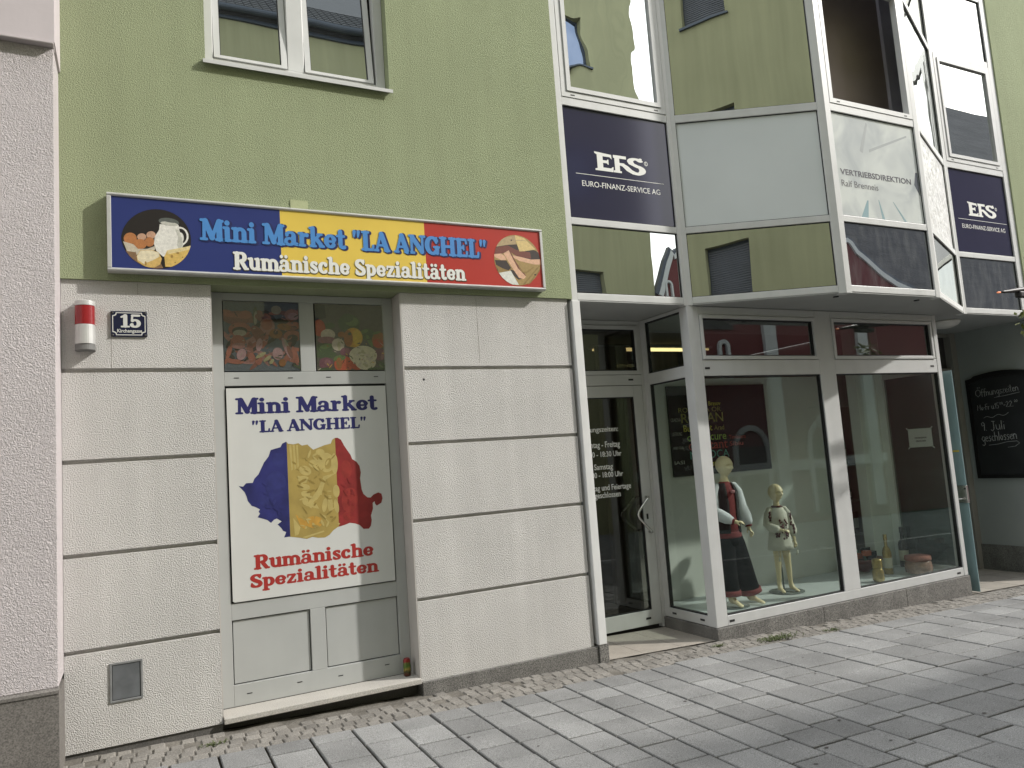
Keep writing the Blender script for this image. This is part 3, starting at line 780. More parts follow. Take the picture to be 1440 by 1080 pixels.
for w_, a, b, c, d in (('Öffnungszeiten:', 4.375, 4.862, 1.835, 1.915), ('Montag - Freitag', 4.425, 4.868, 1.672, 1.752), ('9:00 - 18:30 Uhr', 4.445, 4.878, 1.597, 1.652), ('Samstag', 4.535, 4.76, 1.452, 1.528),
                       ('9:00 - 18:00 Uhr', 4.455, 4.878, 1.39, 1.445), ('Sonntag und Feiertage', 4.375, 4.963, 1.243, 1.318), ('geschlossen', 4.515, 4.827, 1.17, 1.245)):
    tx = MB(); text(tx, PD, w_, a, b, c, d, mi=0, bold=0.012); tx.build('lettering', M_letw, ent)

# ------------------------------------------------------------------ inside the shop and the passage
M_dfloor = mat('display_floor', (0.50, 0.54, 0.54), 0.35, var=0.06, vscale=3)
M_dwall = mat('display_wall', (0.62, 0.64, 0.60), 0.8, var=0.05, vscale=2)
M_room = mat('room_wall', (0.26, 0.24, 0.21), 0.85, var=0.1, vscale=1.5)
mb = MB(); mb.box(5.31, 8.96, 0.072, 1.13, -0.09, -0.022); mb.build('display_floor', M_dfloor, shop)
mb = MB(); mb.box(5.25, 8.28, 1.135, 1.19, -0.09, 2.42); mb.build('display_wall', M_dwall, shop)
mb = MB(); mb.box(8.60, 8.965, 0.86, 1.0, -0.02, 3.0); mb.box(8.965, 9.03, 0.76, 0.98, -0.5, 3.004)
mb.build('pillar', mat('pillar_paint', (0.72, 0.77, 0.74), 0.6, var=0.04), shop)
for a, b in ((-.4, .03), (2.315, 3.004)):
    mb = MB(); mb.box(8.975, 9.025, 0.092, 0.76, a, b); mb.build('side_frame', M_frame, shop)
g = MB(); g.box(8.997, 9.003, 0.095, 0.758, 0.03, 2.315); g.build('pane', glass('side_glass', .05, (.58, .63, .61), (.92, 1, .96)), shop)
mb = MB()
mb.quad((3.9, 4.6, -.15), (9.0, 4.6, -.15), (9.0, 4.6, 3.0), (3.9, 4.6, 3.0)); mb.quad((3.93, .86, -.15), (3.93, 4.6, -.15), (3.93, 4.6, 3.0), (3.93, .86, 3.0))
mb.quad((9.02, 1.0, -.15), (9.02, 4.6, -.15), (9.02, 4.6, 3.0), (9.02, 1.0, 3.0))
mb.quad((3.9, .8, -.1), (9.0, .8, -.1), (9.0, 4.6, -.1), (3.9, 4.6, -.1)); mb.quad((3.9, 1.35, 3.0), (9.0, 1.35, 3.0), (9.0, 4.6, 3.0), (3.9, 4.6, 3.0))
mb.build('shop_room', M_room, shop)
M_curt = mat('beige_curtain', (0.40, 0.35, 0.28), 0.8, var=0.25, vscale=1.0, stretch=(14, 14, .3))
mb = MB(); mb.box(5.32, 5.75, 1.75, 1.8, -0.1, 2.9); mb.box(6.25, 6.9, 2.2, 2.25, -.1, 2.9); mb.build('curtain', M_curt, shop)
M_pelmet = mat('grey_pelmet', (0.26, 0.28, 0.26), 0.8, var=0.2, vscale=1, stretch=(20, 20, .4))
mb = MB(); mb.box(8.29, 8.9, 1.20, 1.23, 2.02, 2.99); mb.build('pelmet', M_pelmet, shop)
# passage with a back door, chalkboard wall
M_pass = mat('passage_paint', (0.30, 0.315, 0.31), 0.8, var=0.07, vscale=2)
M_pass2 = mat('passage_lintel', (0.26, 0.245, 0.225), 0.8, var=0.1, vscale=2)
mb = MB(); mb.box(11.06, 11.128, -0.125, 1.2, -0.05, 3.006); mb.build('passage_wall', M_pass, H)
mb = MB(); mb.box(11.035, 11.06, -0.125, 1.06, -0.6, 0.0); mb.build('plinth', M_gran, H)
mb = MB(); mb.box(9.031, 9.50, 1.12, 1.2, -0.5, 3.006); mb.box(10.94, 11.13, 1.061, 1.2, -0.6, 3.006); mb.box(9.5, 10.94, 1.10, 1.2, 2.33, 2.50); mb.box(9.5, 10.94, 1.10, 1.2, 2.96, 3.006)
bd = mb.build('passage_door', M_pass2, H)
mb = MB(); mb.box(9.5, 10.94, 1.16, 1.17, 2.5, 2.96); mb.box(9.5, 10.94, 1.19, 1.2, -.4, 2.33); mb.build('pane', M_dark, bd)
mb = MB(); mb.box(10.80, 10.94, 1.10, 1.16, -.36, 2.33); mb.build('door_post', M_dark, bd)
mb = MB(); mb.box(10.86, 10.91, 1.095, 1.101, 2.40, 2.42); mb.build('drain_slot', M_gasket, bd)
M_lampw = mat('lamp_opal', (0.6, 0.58, 0.55), 0.4)
mb = MB(); mb.lathe((9.72, 0.34, 3.005), [(0.0, -.085), (.09, -.08), (.16, -.055), (.19, -.02), (.195, 0.0)], 28)
tag(mb.build('ceiling_lamp', M_lampw), 'round white ceiling lamp under the soffit of the passage', 'lamp')

# teal glass door standing open
M_teal = mat('frosted_teal_glass', (0.20, 0.295, 0.31), 0.22, spec=0.6, var=0.10, vscale=3, streak=0.06)
gd = empty('glass_door', (9.22, 0.0, zg(9.2)), 'frosted teal glass door standing open beside the display window', 'door')
mb = MB(); mb.box(9.214, 9.226, 0.0, 0.92, -0.283, 2.335); mb.build('leaf', M_teal, gd, bevel=0.002)
mb = MB(); mb.box(9.203, 9.237, -0.004, 0.11, 0.75, 0.955); lkp = mb.build('lock_plate', M_brush, gd, bevel=0.003)
mb = MB(); mb.tube([(9.202, .05, .80), (9.16, .05, .80), (9.15, .06, .80), (9.15, .15, .80)], .009, 8); mb.build('door_handle', M_brush, gd)
mb = MB(); mb.lathe((9.2, .015, .92), [(.012, 0), (.012, .004)], 10, axis='x'); mb.build('keyhole', M_gasket, lkp)
mb = MB(); mb.box(9.211, 9.2135, 0.03, 0.11, 1.355, 1.375); mb.build('marker_strip', flat('yellow_tape', (.5, .42, .05)), gd)

# chalkboard
M_board = mat('chalkboard_black', (0.014, 0.014, 0.015), 0.6, var=0.4, vscale=4)
M_bframe = mat('board_frame', (0.010, 0.009, 0.009), 0.4)
M_chalk = mat('chalk', (0.42, 0.42, 0.42), 0.95, var=0.3, vscale=60)
cb = empty('chalkboard', (11.055, .5, .92), 'black chalkboard with arched top and handwritten opening times on the passage wall', 'chalkboard')
PB = Plane((11.058, 0.968, 0.923), (0, -1, 0), (0, 0, 1))
BW, BH = 0.93, 1.375
top = [(BW-t*BW, BH+0.06*math.sin(math.pi*t)+(0.02 if 0.12 < t < 0.88 else 0)) for t in [i/24 for i in range(25)]]
mb = MB(); art(mb, PB, [[(0, 0), (BW, 0)]+top], 0.0, 0, 0.02); mb.build('board', M_board, cb)
fo = [(-.008, -.008), (BW+.008, -.008)]+[(a*1.0+(.008 if a > BW-.01 else (-.008 if a < .01 else 0)), b+.008) for a, b in top]
fi = [(.035, .04), (BW-.035, .04)]+[(min(max(a, .035), BW-.035), b-.06) for a, b in top]
mb = MB(); art(mb, PB, [fo, fi], 0.0, 0, 0.034); mb.build('frame', M_bframe, cb)
# handwriting: simple one-stroke letters (x 0..w, y 0..1, descenders below)
HW = {'O': (.75, [[(.35, 0), (.05, .35), (.1, .8), (.4, 1), (.7, .75), (.68, .25), (.35, 0)]]), 'f': (.35, [[(.38, .95), (.22, 1), (.15, .7), (.15, -.1)], [(0, .55), (.35, .58)]]),
 'n': (.45, [[(.05, .55), (.06, 0)], [(.06, .4), (.22, .55), (.36, .42), (.38, 0)]]), 'u': (.45, [[(.05, .55), (.08, .1), (.22, 0), (.36, .15), (.36, .55), (.4, 0)]]),
 'g': (.45, [[(.38, .5), (.2, .55), (.06, .3), (.2, .05), (.38, .25), (.38, .5), (.38, -.3), (.2, -.42), (.05, -.3)]]), 's': (.36, [[(.32, .5), (.15, .55), (.08, .4), (.28, .2), (.2, 0), (.02, .05)]]),
 'z': (.4, [[(.05, .52), (.36, .55), (.04, .02), (.36, .0)]]), 'e': (.4, [[(.05, .28), (.33, .32), (.25, .54), (.08, .45), (.06, .15), (.2, 0), (.36, .1)]]), 'i': (.2, [[(.1, .5), (.1, 0)], [(.1, .75), (.12, .8)]]),
 't': (.3, [[(.14, .95), (.12, .1), (.25, 0)], [(0, .6), (.28, .62)]]), 'M': (.7, [[(.05, 0), (.1, .9), (.33, .3), (.58, .92), (.62, 0)]]), 'o': (.4, [[(.2, 0), (.05, .25), (.18, .52), (.34, .3), (.2, 0)]]),
 '-': (.3, [[(.04, .35), (.26, .36)]]), 'F': (.45, [[(.08, 0), (.08, .9), (.42, .92)], [(.08, .5), (.35, .5)]]), 'r': (.3, [[(.05, .55), (.06, 0)], [(.06, .35), (.26, .52)]]), '.': (.15, [[(.05, .0), (.08, .03)]]),
 '1': (.3, [[(.02, .65), (.18, .9), (.18, 0)]]), '5': (.42, [[(.38, .9), (.1, .88), (.08, .5), (.3, .5), (.34, .2), (.2, 0), (.03, .08)]]), '0': (.4, [[(.2, 0), (.05, .4), (.2, .88), (.36, .45), (.2, 0)]]), '2': (.42, [[(.05, .7), (.2, .9), (.35, .7), (.04, .02), (.38, .02)]]),
 '9': (.42, [[(.34, .6), (.15, .5), (.08, .75), (.25, .92), (.35, .7), (.3, .0)]]), 'J': (.45, [[(.15, .92), (.42, .9)], [(.3, .9), (.3, .1), (.15, -.1), (.02, .05)]]), 'l': (.2, [[(.1, .95), (.1, 0)]]), 'c': (.36, [[(.32, .45), (.18, .55), (.05, .28), (.18, 0), (.34, .08)]]),
 'h': (.45, [[(.06, .95), (.06, 0)], [(.06, .4), (.22, .54), (.36, .4), (.38, 0)]]), ' ': (.3, [])}
def chalk(mb, P, txt, x0, z0, h, wd, slope=0.0, r=0.0042, d=0.021):
    x = 0; tot = sum(HW[c][0] for c in txt)
    for c in txt:
        w, st = HW[c]
        for s_ in st:
            pts = [P.pt(x0+(x+a)*wd/tot, z0+b*h+slope*(x+a)/tot*wd, d) for a, b in s_]
            mb.tube(pts, r, 5)
        x += w
mb = MB()
chalk(mb, PB, 'Offnungszeiten', 0.107, 1.13, .10, .585, .055, .003)
for a in (.145, .17): mb.tube([PB.pt(a, 1.25, .021), PB.pt(a+.004, 1.268, .021)], .003, 5)
mb.tube([PB.pt(.36, 1.10, .021), PB.pt(.52, 1.115, .021), PB.pt(.70, 1.14, .021)], .0025, 5)
chalk(mb, PB, 'Mo-Fr u.15', 0.107, .94, .085, .30, .03, .003); chalk(mb, PB, '00', 0.415, .995, .04, .05, 0, .002); chalk(mb, PB, '-22.', 0.465, .955, .085, .14, .03, .003); chalk(mb, PB, '00', 0.61, 1.01, .04, .05, 0, .002)
mb.tube([PB.pt(.18+.02*i, .83+.014*math.sin(i*.8)+.0022*i, .021) for i in range(18)], .0028, 5)
chalk(mb, PB, '9. Juli', 0.122, .655, .13, .33, .01, .0042)
chalk(mb, PB, 'geschlossen', 0.109, .50, .13, .48, .04, .0045)
mb.tube([PB.pt(a, b, .021) for a, b in ((.2, .45), (.33, .46), (.45, .485), (.58, .49), (.61, .46), (.55, .42), (.45, .41))], .003, 5)
mb.build('chalk_writing', M_chalk, cb)

# taped paper notice on the side glass
M_paper = flat('paper', (0.62, 0.66, 0.63), 0.7, 0.03)
M_ink = flat('ink', (0.03, 0.03, 0.032), 0.7)
pn = empty('paper_notice', (8.99, .35, 1.55), 'white taped paper notice with two printed lines on the side glass of the display', 'notice')
PP = Plane((8.990, 0.505, 1.438), (0, -1, 0.0), (0, 0, 1))
mb = MB(); art(mb, PP, [[(0, 0), (.31, .004), (.312, .226), (.004, .228)]], 0, 0, .0012); mb.build('sheet', M_paper, pn)
mb = MB(); text(mb, PP, 'VORÜBERGEHEND', .08, .24, .105, .128, .0016, bold=.02); text(mb, PP, 'GESCHLOSSEN', .095, .225, .065, .086, .0016, bold=.02); mb.build('print', M_ink, pn)
for a, b in ((0, 0), (.31, 0), (0, .226), (.31, .226)):
    mb = MB(); art(mb, PP, [[(a-.022, b-.012), (a-.012, b-.022), (a+.022, b+.012), (a+.012, b+.022)] if (a > .1) == (b > .1) else [(a-.022, b+.012), (a-.012, b+.022), (a+.022, b-.012), (a+.012, b-.022)]], .0014, 0, .0006)
    mb.build('tape', mat('tape', (.5, .56, .54), .3), pn)

M_tube = bpy.data.materials.new('lamp_tube'); M_tube.use_nodes = True; b = M_tube.node_tree.nodes['Principled BSDF']; b.inputs['Base Color'].default_value = (.8, .75, .5, 1); b.inputs['Emission Color'].default_value = (1, .80, .36, 1); b.inputs['Emission Strength'].default_value = 0.8
lt = empty('strip_lamp', (6.5, 2.27, 2.94), 'lit twin tube lamp under the shop ceiling behind the display wall', 'lamp')
mb = MB(); mb.box(5.6, 7.5, 2.18, 2.36, 2.965, 2.995); mb.build('housing', M_wframe, lt)
for y in (2.22, 2.32):
    mb = MB(); mb.tube([(5.64, y, 2.95), (7.46, y, 2.95)], .013, 10); mb.build('tube', M_tube, lt)
# black city-name poster
M_post = mat('poster_black', (0.013, 0.011, 0.013), 0.25, var=0.2, vscale=4)
PS = FRONT(1.105)
po = empty('city_poster', (6.5, 1.12, 1.8), 'large black poster board with coloured city names on the back wall of the display', 'poster')
mb = MB(); mb.box(5.79, 7.27, 1.108, 1.13, 1.312, 2.335); mb.build('board', M_post, po)
cols = {'y': (0.62, 0.58, 0.09), 'g': (0.32, 0.50, 0.10), 'r': (0.46, 0.09, 0.07), 'w': (0.45, 0.46, 0.42), 't': (0.13, 0.38, 0.33), 'd': (0.34, 0.32, 0.10)}
words = [('ROMANIA OR', 5.93, 6.56, 2.03, 2.085, 'd'), ('Brasov', 6.38, 6.56, 2.10, 2.15, 'y'), ('ROMAN', 5.96, 6.58, 1.91, 2.02, 'd'), ('Bucharest', 5.98, 6.40, 1.81, 1.885, 'y'), ('Arad', 6.43, 6.58, 1.815, 1.87, 'd'),
         ('ovaBucure', 6.02, 6.60, 1.70, 1.79, 'g'), ('constant', 6.03, 6.61, 1.60, 1.685, 'r'), ('NAPOCA', 6.04, 6.62, 1.495, 1.585, 't'), ('oradea', 6.33, 6.60, 1.40, 1.475, 'y'), ('Timisoara', 6.64, 6.90, 1.70, 1.745, 'r'), ('Sibiu', 6.64, 6.85, 1.62, 1.67, 'r')]
for w_ in words:
    mb = MB(); text(mb, PS, w_[0], w_[1], w_[2], w_[3], w_[4], -.0015, bold=.005); mb.build('lettering', flat('poster_'+w_[5], cols[w_[5]], .5), po)
for k, w_ in enumerate(('CRAIOVA', 'LIEFERUNG', 'AND CLUJ', 'IASI')):
    mb = MB(); text(mb, PS, w_, 5.81, 5.95, 1.93-.16*k, 1.97-.16*k, -.0015); mb.build('lettering', flat('poster_w', cols['w'], .5), po)

# shelf with goods in the dark corner, goods on the display floor
M_shelf = mat('shelf_board', (0.26, 0.25, 0.22), .6, var=.1)
M_red = flat('red_pack', (0.22, 0.03, 0.03)); M_gold = mat('gold_foil', (0.36, 0.27, 0.10), 0.28, metal=0.7, var=0.25, vscale=40, bump=.3, bscale=40)
M_bott = mat('dark_bottle', (0.012, 0.014, 0.018), 0.1, spec=.7); M_label = flat('label_cream', (0.5, 0.48, 0.38))
sh = empty('shelf_unit', (8.6, 1.5, -.02), 'dark shelving with pale boards behind the right display pane', 'shelf')
mb = MB(); mb.box(8.26, 9.0, 1.66, 1.68, -.1, 2.02); mb.box(8.24, 8.26, 1.25, 1.68, -.1, 2.02); mb.build('back_panel', mat('shelf_dark', (.035, .028, .026), .7, var=.2), sh)
for z in (0.36, 0.80, 1.26):
    mb = MB(); mb.box(8.262, 8.99, 1.25, 1.658, z-.02, z); mb.build('shelf_board', M_shelf, sh)
rg = random.Random(5)
for z in (0.36, 0.80, 1.26):
    x = 8.34
    k = 0
    while x < 8.86:
        w = rg.uniform(.07, .13); h = rg.uniform(.14, .3)
        mb = MB(); mb.box(x, x+w, 1.32, 1.42, z+.001, z+h); mb.box(x+.006, x+w-.006, 1.318, 1.3195, z+h*.25, z+h*.7, 1)
        o = mb.build('grocery_box', [rg.choice((M_red, flat('brown_pack', (.10, .05, .03)), flat('green_pack', (.05, .09, .05)))), M_label], bevel=.004)
        tag(o, ['packet on the lowest pale board of the dark shelving', 'packet on the middle pale board of the dark shelving', 'packet on the upper pale board of the dark shelving'][(0.36, .8, 1.26).index(z)], 'packet', 'packets on the dark shelving')
        x += w+.02
def bottle(name, c, s, mats, label, h=.3, r=.04):
    e = empty(name, c, label, 'bottle')
    b = MB(); b.lathe(c, [(r*.9, 0), (r, .008*s), (r, h*.55), (r*.8, h*.64), (r*.35, h*.72), (r*.33, h*.94), (r*.42, h*.945), (r*.42, h*.98), (r*.3, h)], 20); b.build('bottle_body', mats[0], e)
    b = MB(); b.lathe((c[0], c[1], c[2]+h*.16), [(r*1.015, 0), (r*1.02, .001), (r*1.02, h*.26), (r*1.015, h*.261)], 20); b.build('label', mats[1], e)
    b = MB(); b.lathe((c[0], c[1], c[2]+h*.86), [(r*.40, 0), (r*.44, .002), (r*.44, h*.145), (r*.3, h*.15)], 16); b.build('cap', mats[2], e)
bottle('wine_bottle', (8.93, .72, -.02), 1, (M_bott, M_label, M_bott), 'dark wine bottle in front of the pale pillar', .48, .055)
bottle('oil_bottle', (8.36, .52, -.02), 1, (M_gold, M_label, M_gold), 'tall golden bottle behind the small gold jar', .46, .05)
bottle('green_label_bottle', (8.50, 1.28, .36), 1, (M_bott, flat('green_label', (.25, .4, .2)), M_bott), 'dark bottle with green label at the dark shelving edge', .3, .04)
gj = empty('gold_jar', (7.893, .30, -.02), 'small gold foil jar at the front of the right display pane', 'jar')
mb = MB(); mb.lathe((7.893, .30, -.02), [(.05, 0), (.062, .02), (.062, .11), (.05, .14), (.045, .15)], 20); mb.build('jar_body', M_gold, gj)
mb = MB(); mb.lathe((7.893, .30, .13), [(.052, 0), (.054, .01), (.054, .09), (.045, .1), (.03, .105)], 20); mb.build('lid', M_gold, gj)
pj = empty('preserve_pot', (8.60, .30, -.02), 'squat glass pot with red cloth lid at the right end of the display floor', 'pot')
mb = MB(); mb.lathe((8.60, .30, -.02), [(.11, 0), (.145, .02), (.15, .08), (.14, .14), (.12, .16)], 26); mb.build('pot_body', mat('pot_glass', (.28, .17, .13), .15, var=.35, vscale=20), pj)
mb = MB(); mb.lathe((8.60, .30, .14), [(.13, -.01), (.145, 0), (.14, .045), (.09, .055), (0.0, .057)], 26); mb.build('cloth_lid', mat('cloth_lid', (.30, .12, .09), .9, var=.2, vscale=30), pj)
rb = empty('serving_bowl', (8.35, .85, -.02), 'wide dark red bowl of packets behind the gold jar', 'bowl')
mb = MB(); mb.lathe((8.35, .85, -.02), [(.06, 0), (.07, .02), (.15, .10), (.24, .16), (.235, .165), (.14, .11), (.0, .07)], 28); mb.build('bowl', mat('red_glaze', (.13, .03, .028), .3), rb)
mb = MB()
for k in range(9):
    a = k*2.4; cx, cy = 8.35+.11*math.cos(a), .85+.11*math.sin(a); mb.box(cx-.05, cx+.05, cy-.03, cy+.03, .10+.012*k, .16+.012*k, k % 3)
mb.build('packets', [flat('teal_pack', (.12, .27, .22)), flat('orange_pack', (.38, .10, .04)), M_bott], rb)

# ------------------------------------------------------------------ mannequins
M_manq = mat('mannequin_skin', (0.68, 0.585, 0.37), 0.45, spec=.4, var=.04, vscale=6)
def head_mesh(hh):
    """egg head with brow, nose, lips, chin and ears; height hh, face towards -y, origin at chin level"""
    v = []; f = []; n, m = 64, 56
    rx, ry = hh*.37, hh*.46
    for i in range(m+1):
        t = math.pi*i/m
        for j in range(n):
            a = 2*math.pi*j/n
            z = -math.cos(t); s_ = math.sin(t)
            tap = 1.0 if z > -.1 else 1-.30*((-z-.1)/.9)**1.2
            x = rx*s_*math.cos(a)*tap; y = ry*s_*math.sin(a)*(tap if math.sin(a) < 0 else tap*.95)
            zz = hh*.5+hh*.5*z
            u = x/rx; fr_ = max(0, -math.sin(a))
            q = zz/hh
            y += 0.03*hh*max(0, math.sin(a))*(1 if q > .5 else 0)
            if fr_ > .3:
                y -= .13*hh*math.exp(-(u/.13)**2)*max(0, 1-abs(q-.385)/.11)          # nose
                y -= .05*hh*math.exp(-(u/.12)**2)*max(0, 1-abs(q-.47)/.16)
                y -= .03*hh*math.exp(-((abs(u)-.38)/.25)**2)*math.exp(-((q-.585)/.04)**2)   # brow
                y += .16*hh*(math.exp(-((abs(u)-.36)/.20)**2))*math.exp(-((q-.505)/.06)**2)   # eye sockets
                y -= .075*hh*(math.exp(-((abs(u)-.36)/.12)**2))*math.exp(-((q-.495)/.03)**2)  # lids
                y -= .065*hh*math.exp(-(u/.24)**2)*math.exp(-((q-.245)/.026)**2)       # lips
                y -= .060*hh*math.exp(-(u/.22)**2)*math.exp(-((q-.195)/.024)**2)
                y += .060*hh*math.exp(-(u/.28)**2)*math.exp(-((q-.22)/.010)**2)
                y += .03*hh*math.exp(-(u/.35)**2)*math.exp(-((q-.145)/.03)**2)
                y -= .045*hh*math.exp(-(u/.30)**2)*math.exp(-((q-.075)/.05)**2)        # chin
            v.append((x, y, zz))
    for i in range(m):
        for j in range(n): f.append((i*n+j, i*n+(j+1) % n, (i+1)*n+(j+1) % n, (i+1)*n+j))
    for sx in (-1, 1):
        o = len(v); K = 10
        for i in range(5):
            for j in range(K):
                a = 2*math.pi*j/K; r = (.0, .06, .085, .075, .05)[i]*hh
                v.append((sx*(rx*.93+(.0, .03, .045, .02, -.03)[i]*hh), .03*hh+r*.62*math.cos(a), hh*.45+r*1.05*math.sin(a)))
        for i in range(4):
            for j in range(K): f.append((o+i*K+j, o+i*K+(j+1) % K, o+(i+1)*K+(j+1) % K, o+(i+1)*K+j))
    return v, f
def body_mesh(name, nodes, edges, head, parent, M4):
    """skin grown on a joint skeleton, merged with a sculpted head into one surface"""
    me = bpy.data.meshes.new(name); keys = list(nodes)
    me.from_pydata([nodes[k][0] for k in keys], [(keys.index(a), keys.index(b)) for a, b in edges], [])
    ob = bpy.data.objects.new('tmp', me); COL.objects.link(ob)
    ob.modifiers.new('skin', 'SKIN').use_smooth_shade = True
    sv = me.skin_vertices[0].data
    for i, k in enumerate(keys):
        r = nodes[k][1]; sv[i].radius = r if isinstance(r, tuple) else (r, r)
        sv[i].use_root = (k == 'pelvis')
    ss = ob.modifiers.new('sub', 'SUBSURF'); ss.levels = 2; ss.render_levels = 2
    dg = bpy.context.evaluated_depsgraph_get(); dg.update()
    m2 = bpy.data.meshes.new_from_object(ob.evaluated_get(dg))
    v = [tuple(p.co) for p in m2.vertices]; f = [tuple(p.vertices) for p in m2.polygons]
    bpy.data.objects.remove(ob); bpy.data.meshes.remove(me); bpy.data.meshes.remove(m2)
    hv, hf, hm = head
    o = len(v); v += [tuple(hm @ Vector(p)) for p in hv]; f += [tuple(i+o for i in q) for q in hf]
    mb = MB(); off = wloc(parent)
    mb.add([tuple((M4 @ Vector(p))) for p in v], f, 0, True)
    ob = mb.build(name, M_manq, parent)
    rm = ob.modifiers.new('merge', 'REMESH'); rm.mode = 'VOXEL'; rm.voxel_size = 0.0042; rm.use_smooth_shade = True
    sm = ob.modifiers.new('smooth', 'SMOOTH'); sm.factor = .5; sm.iterations = 1
    return ob
def hand_nodes(nodes, edges, side, wrist, dirv, curl, sc):
    """palm and five separate bent fingers growing from a wrist node"""
    d = Vector(dirv).normalized(); c = Vector(curl).normalized(); s_ = d.cross(c).normalized()*(1 if side == 'r' else -1)
    w = Vector(nodes[wrist][0])
    pk = 'palm_'+side; nodes[pk] = (tuple(w+d*.045*sc), (.024*sc, .015*sc)); edges.append((wrist, pk))
    kk = 'knuck_'+side; nodes[kk] = (tuple(w+d*.075*sc), (.026*sc, .013*sc)); edges.append((pk, kk))
    for i, (o, L) in enumerate(((-.024, .058), (-.008, .068), (.008, .064), (.023, .05))):
        b = w+d*.082*sc+s_*o*sc*1.15
        prev = kk
        for j, (l, bend) in enumerate(((.35, .15), (.7, .45), (1.0, .95))):
            k = 'f%s%d%d' % (side, i, j)
            nodes[k] = (tuple(b+d*L*sc*l*(1-.25*bend)+c*L*sc*l*bend*.6), .0075*sc*(1-.12*j)); edges.append((prev, k)); prev = k
    prev = pk
    for j, (a, b_) in enumerate(((.018, .030), (.038, .036), (.056, .034))):
        k = 't%s%d' % (side, j); nodes[k] = (tuple(w+d*(.02+a)*sc-s_*b_*sc+c*.012*sc*(j+.5)), .0088*sc*(1-.1*j)); edges.append((prev, k)); prev = k
def rings(spec, n=28):
    """(cx, cy, z, rx, ry[, wobble, lobes]) -> loft rings"""
    out = []
    for q in spec:
        cx, cy, z, rx, ry = q[:5]; wb, lb = (q[5], q[6]) if len(q) > 5 else (0, 0)
        out.append([(cx+rx*math.cos(2*math.pi*k/n)*(1+wb*math.sin(lb*2*math.pi*k/n)), cy+ry*math.sin(2*math.pi*k/n)*(1+wb*math.sin(lb*2*math.pi*k/n+1)), z) for k in range(n)])
    return out
def sleeve(mb, pts, rad, M4, n=16, mi=0, wob=.06):
    P = [Vector(p) for p in pts]; rg_ = []
    for i, p in enumerate(P):
        t = (P[min(i+1, len(P)-1)]-P[max(i-1, 0)]).normalized()
        a = t.orthogonal().normalized() if i == 0 else (a-t*a.dot(t)).normalized()
        b = t.cross(a)
        rg_.append([tuple(M4 @ (p+(a*math.cos(2*math.pi*k/n)+b*math.sin(2*math.pi*k/n))*rad[i]*(1+wob*math.sin(3*2*math.pi*k/n+i*1.3)))) for k in range(n)])
    mb.loft(rg_, True, mi)
def tl(M4, rgs): return [[tuple(M4 @ Vector(p)) for p in r] for r in rgs]
M_vest = mat('black_vest', (0.007, 0.0065, 0.008), .85, var=.2, vscale=30); M_redc = mat('red_cloth', (0.16, 0.022, 0.024), .85, var=.3, vscale=60)
M_wht = mat('white_cloth', (0.60, 0.62, 0.66), .85, var=.05, vscale=20, bump=.3, bscale=25); M_trs = mat('black_trousers', (0.005, 0.005, 0.006), .95, spec=.1, var=.2, vscale=20, bump=.4, bscale=18)
M_off = mat('offwhite_cloth', (0.55, 0.54, 0.47), .85, var=.06, vscale=25, bump=.3, bscale=30); M_emb = mat('dark_embroidery', (0.07, 0.014, 0.016), .85, var=.4, vscale=80)
M_disc = mat('stand_glass', (0.10, 0.12, 0.115), .1, spec=.7)
FZ = -0.021
# the taller one: vest, white sleeves, black trousers
TB = Matrix.Translation((5.90, .44, FZ)) @ Matrix.Rotation(math.radians(-4), 4, 'Z')
by = empty('mannequin', (5.90, .44, FZ), 'taller child mannequin in black vest, white sleeves and black trousers', 'mannequin')
nd = {'pelvis': ((0, 0, .76), (.095, .075)), 'waist': ((0, 0, .88), (.085, .065)), 'chest': ((0, 0.005, 1.05), (.10, .075)), 'upper': ((0, .01, 1.19), (.075, .06)), 'neck0': ((0, .008, 1.27), .042), 'neck': ((0.005, 0, 1.345), .036), 'skull': ((.01, -.002, 1.41), .045),
      'shr': ((-.115, .01, 1.215), .046), 'elr': ((-.165, .0, .99), .034), 'wrr': ((-.04, -.135, .87), .022), 'shl': ((.115, .01, 1.215), .046), 'ell': ((.185, .015, 1.0), .034), 'wrl': ((.225, -.03, .80), .022),
      'hipr': ((-.05, 0, .70), .072), 'knr': ((-.05, -.01, .42), .046), 'anr': ((-.045, .01, .075), .028), 'hel_r': ((-.045, .03, .035), .024), 'toe_r': ((-.03, -.14, .018), (.03, .014)), 'hipl': ((.055, 0, .70), .072), 'knl': ((.12, -.01, .43), .046), 'anl': ((.19, .01, .075), .028), 'hel_l': ((.185, .03, .035), .024), 'toe_l': ((.25, -.14, .018), (.03, .014))}
ed = [('pelvis', 'waist'), ('waist', 'chest'), ('chest', 'upper'), ('upper', 'neck0'), ('neck0', 'neck'), ('neck', 'skull'), ('upper', 'shr'), ('shr', 'elr'), ('elr', 'wrr'), ('upper', 'shl'), ('shl', 'ell'), ('ell', 'wrl'),
      ('pelvis', 'hipr'), ('hipr', 'knr'), ('knr', 'anr'), ('anr', 'hel_r'), ('anr', 'toe_r'), ('pelvis', 'hipl'), ('hipl', 'knl'), ('knl', 'anl'), ('anl', 'hel_l'), ('anl', 'toe_l')]
hand_nodes(nd, ed, 'r', 'wrr', (.9, -.35, -.1), (.1, .5, -.9), .85); hand_nodes(nd, ed, 'l', 'wrl', (.25, -.25, -1), (-.8, -.3, -.3), .85)
hv, hf = head_mesh(.215)
hm = Matrix.Translation((.012, -.005, 1.325)) @ Matrix.Rotation(math.radians(10), 4, 'Z')
body_mesh('body', nd, ed, (hv, hf, hm), by, TB)
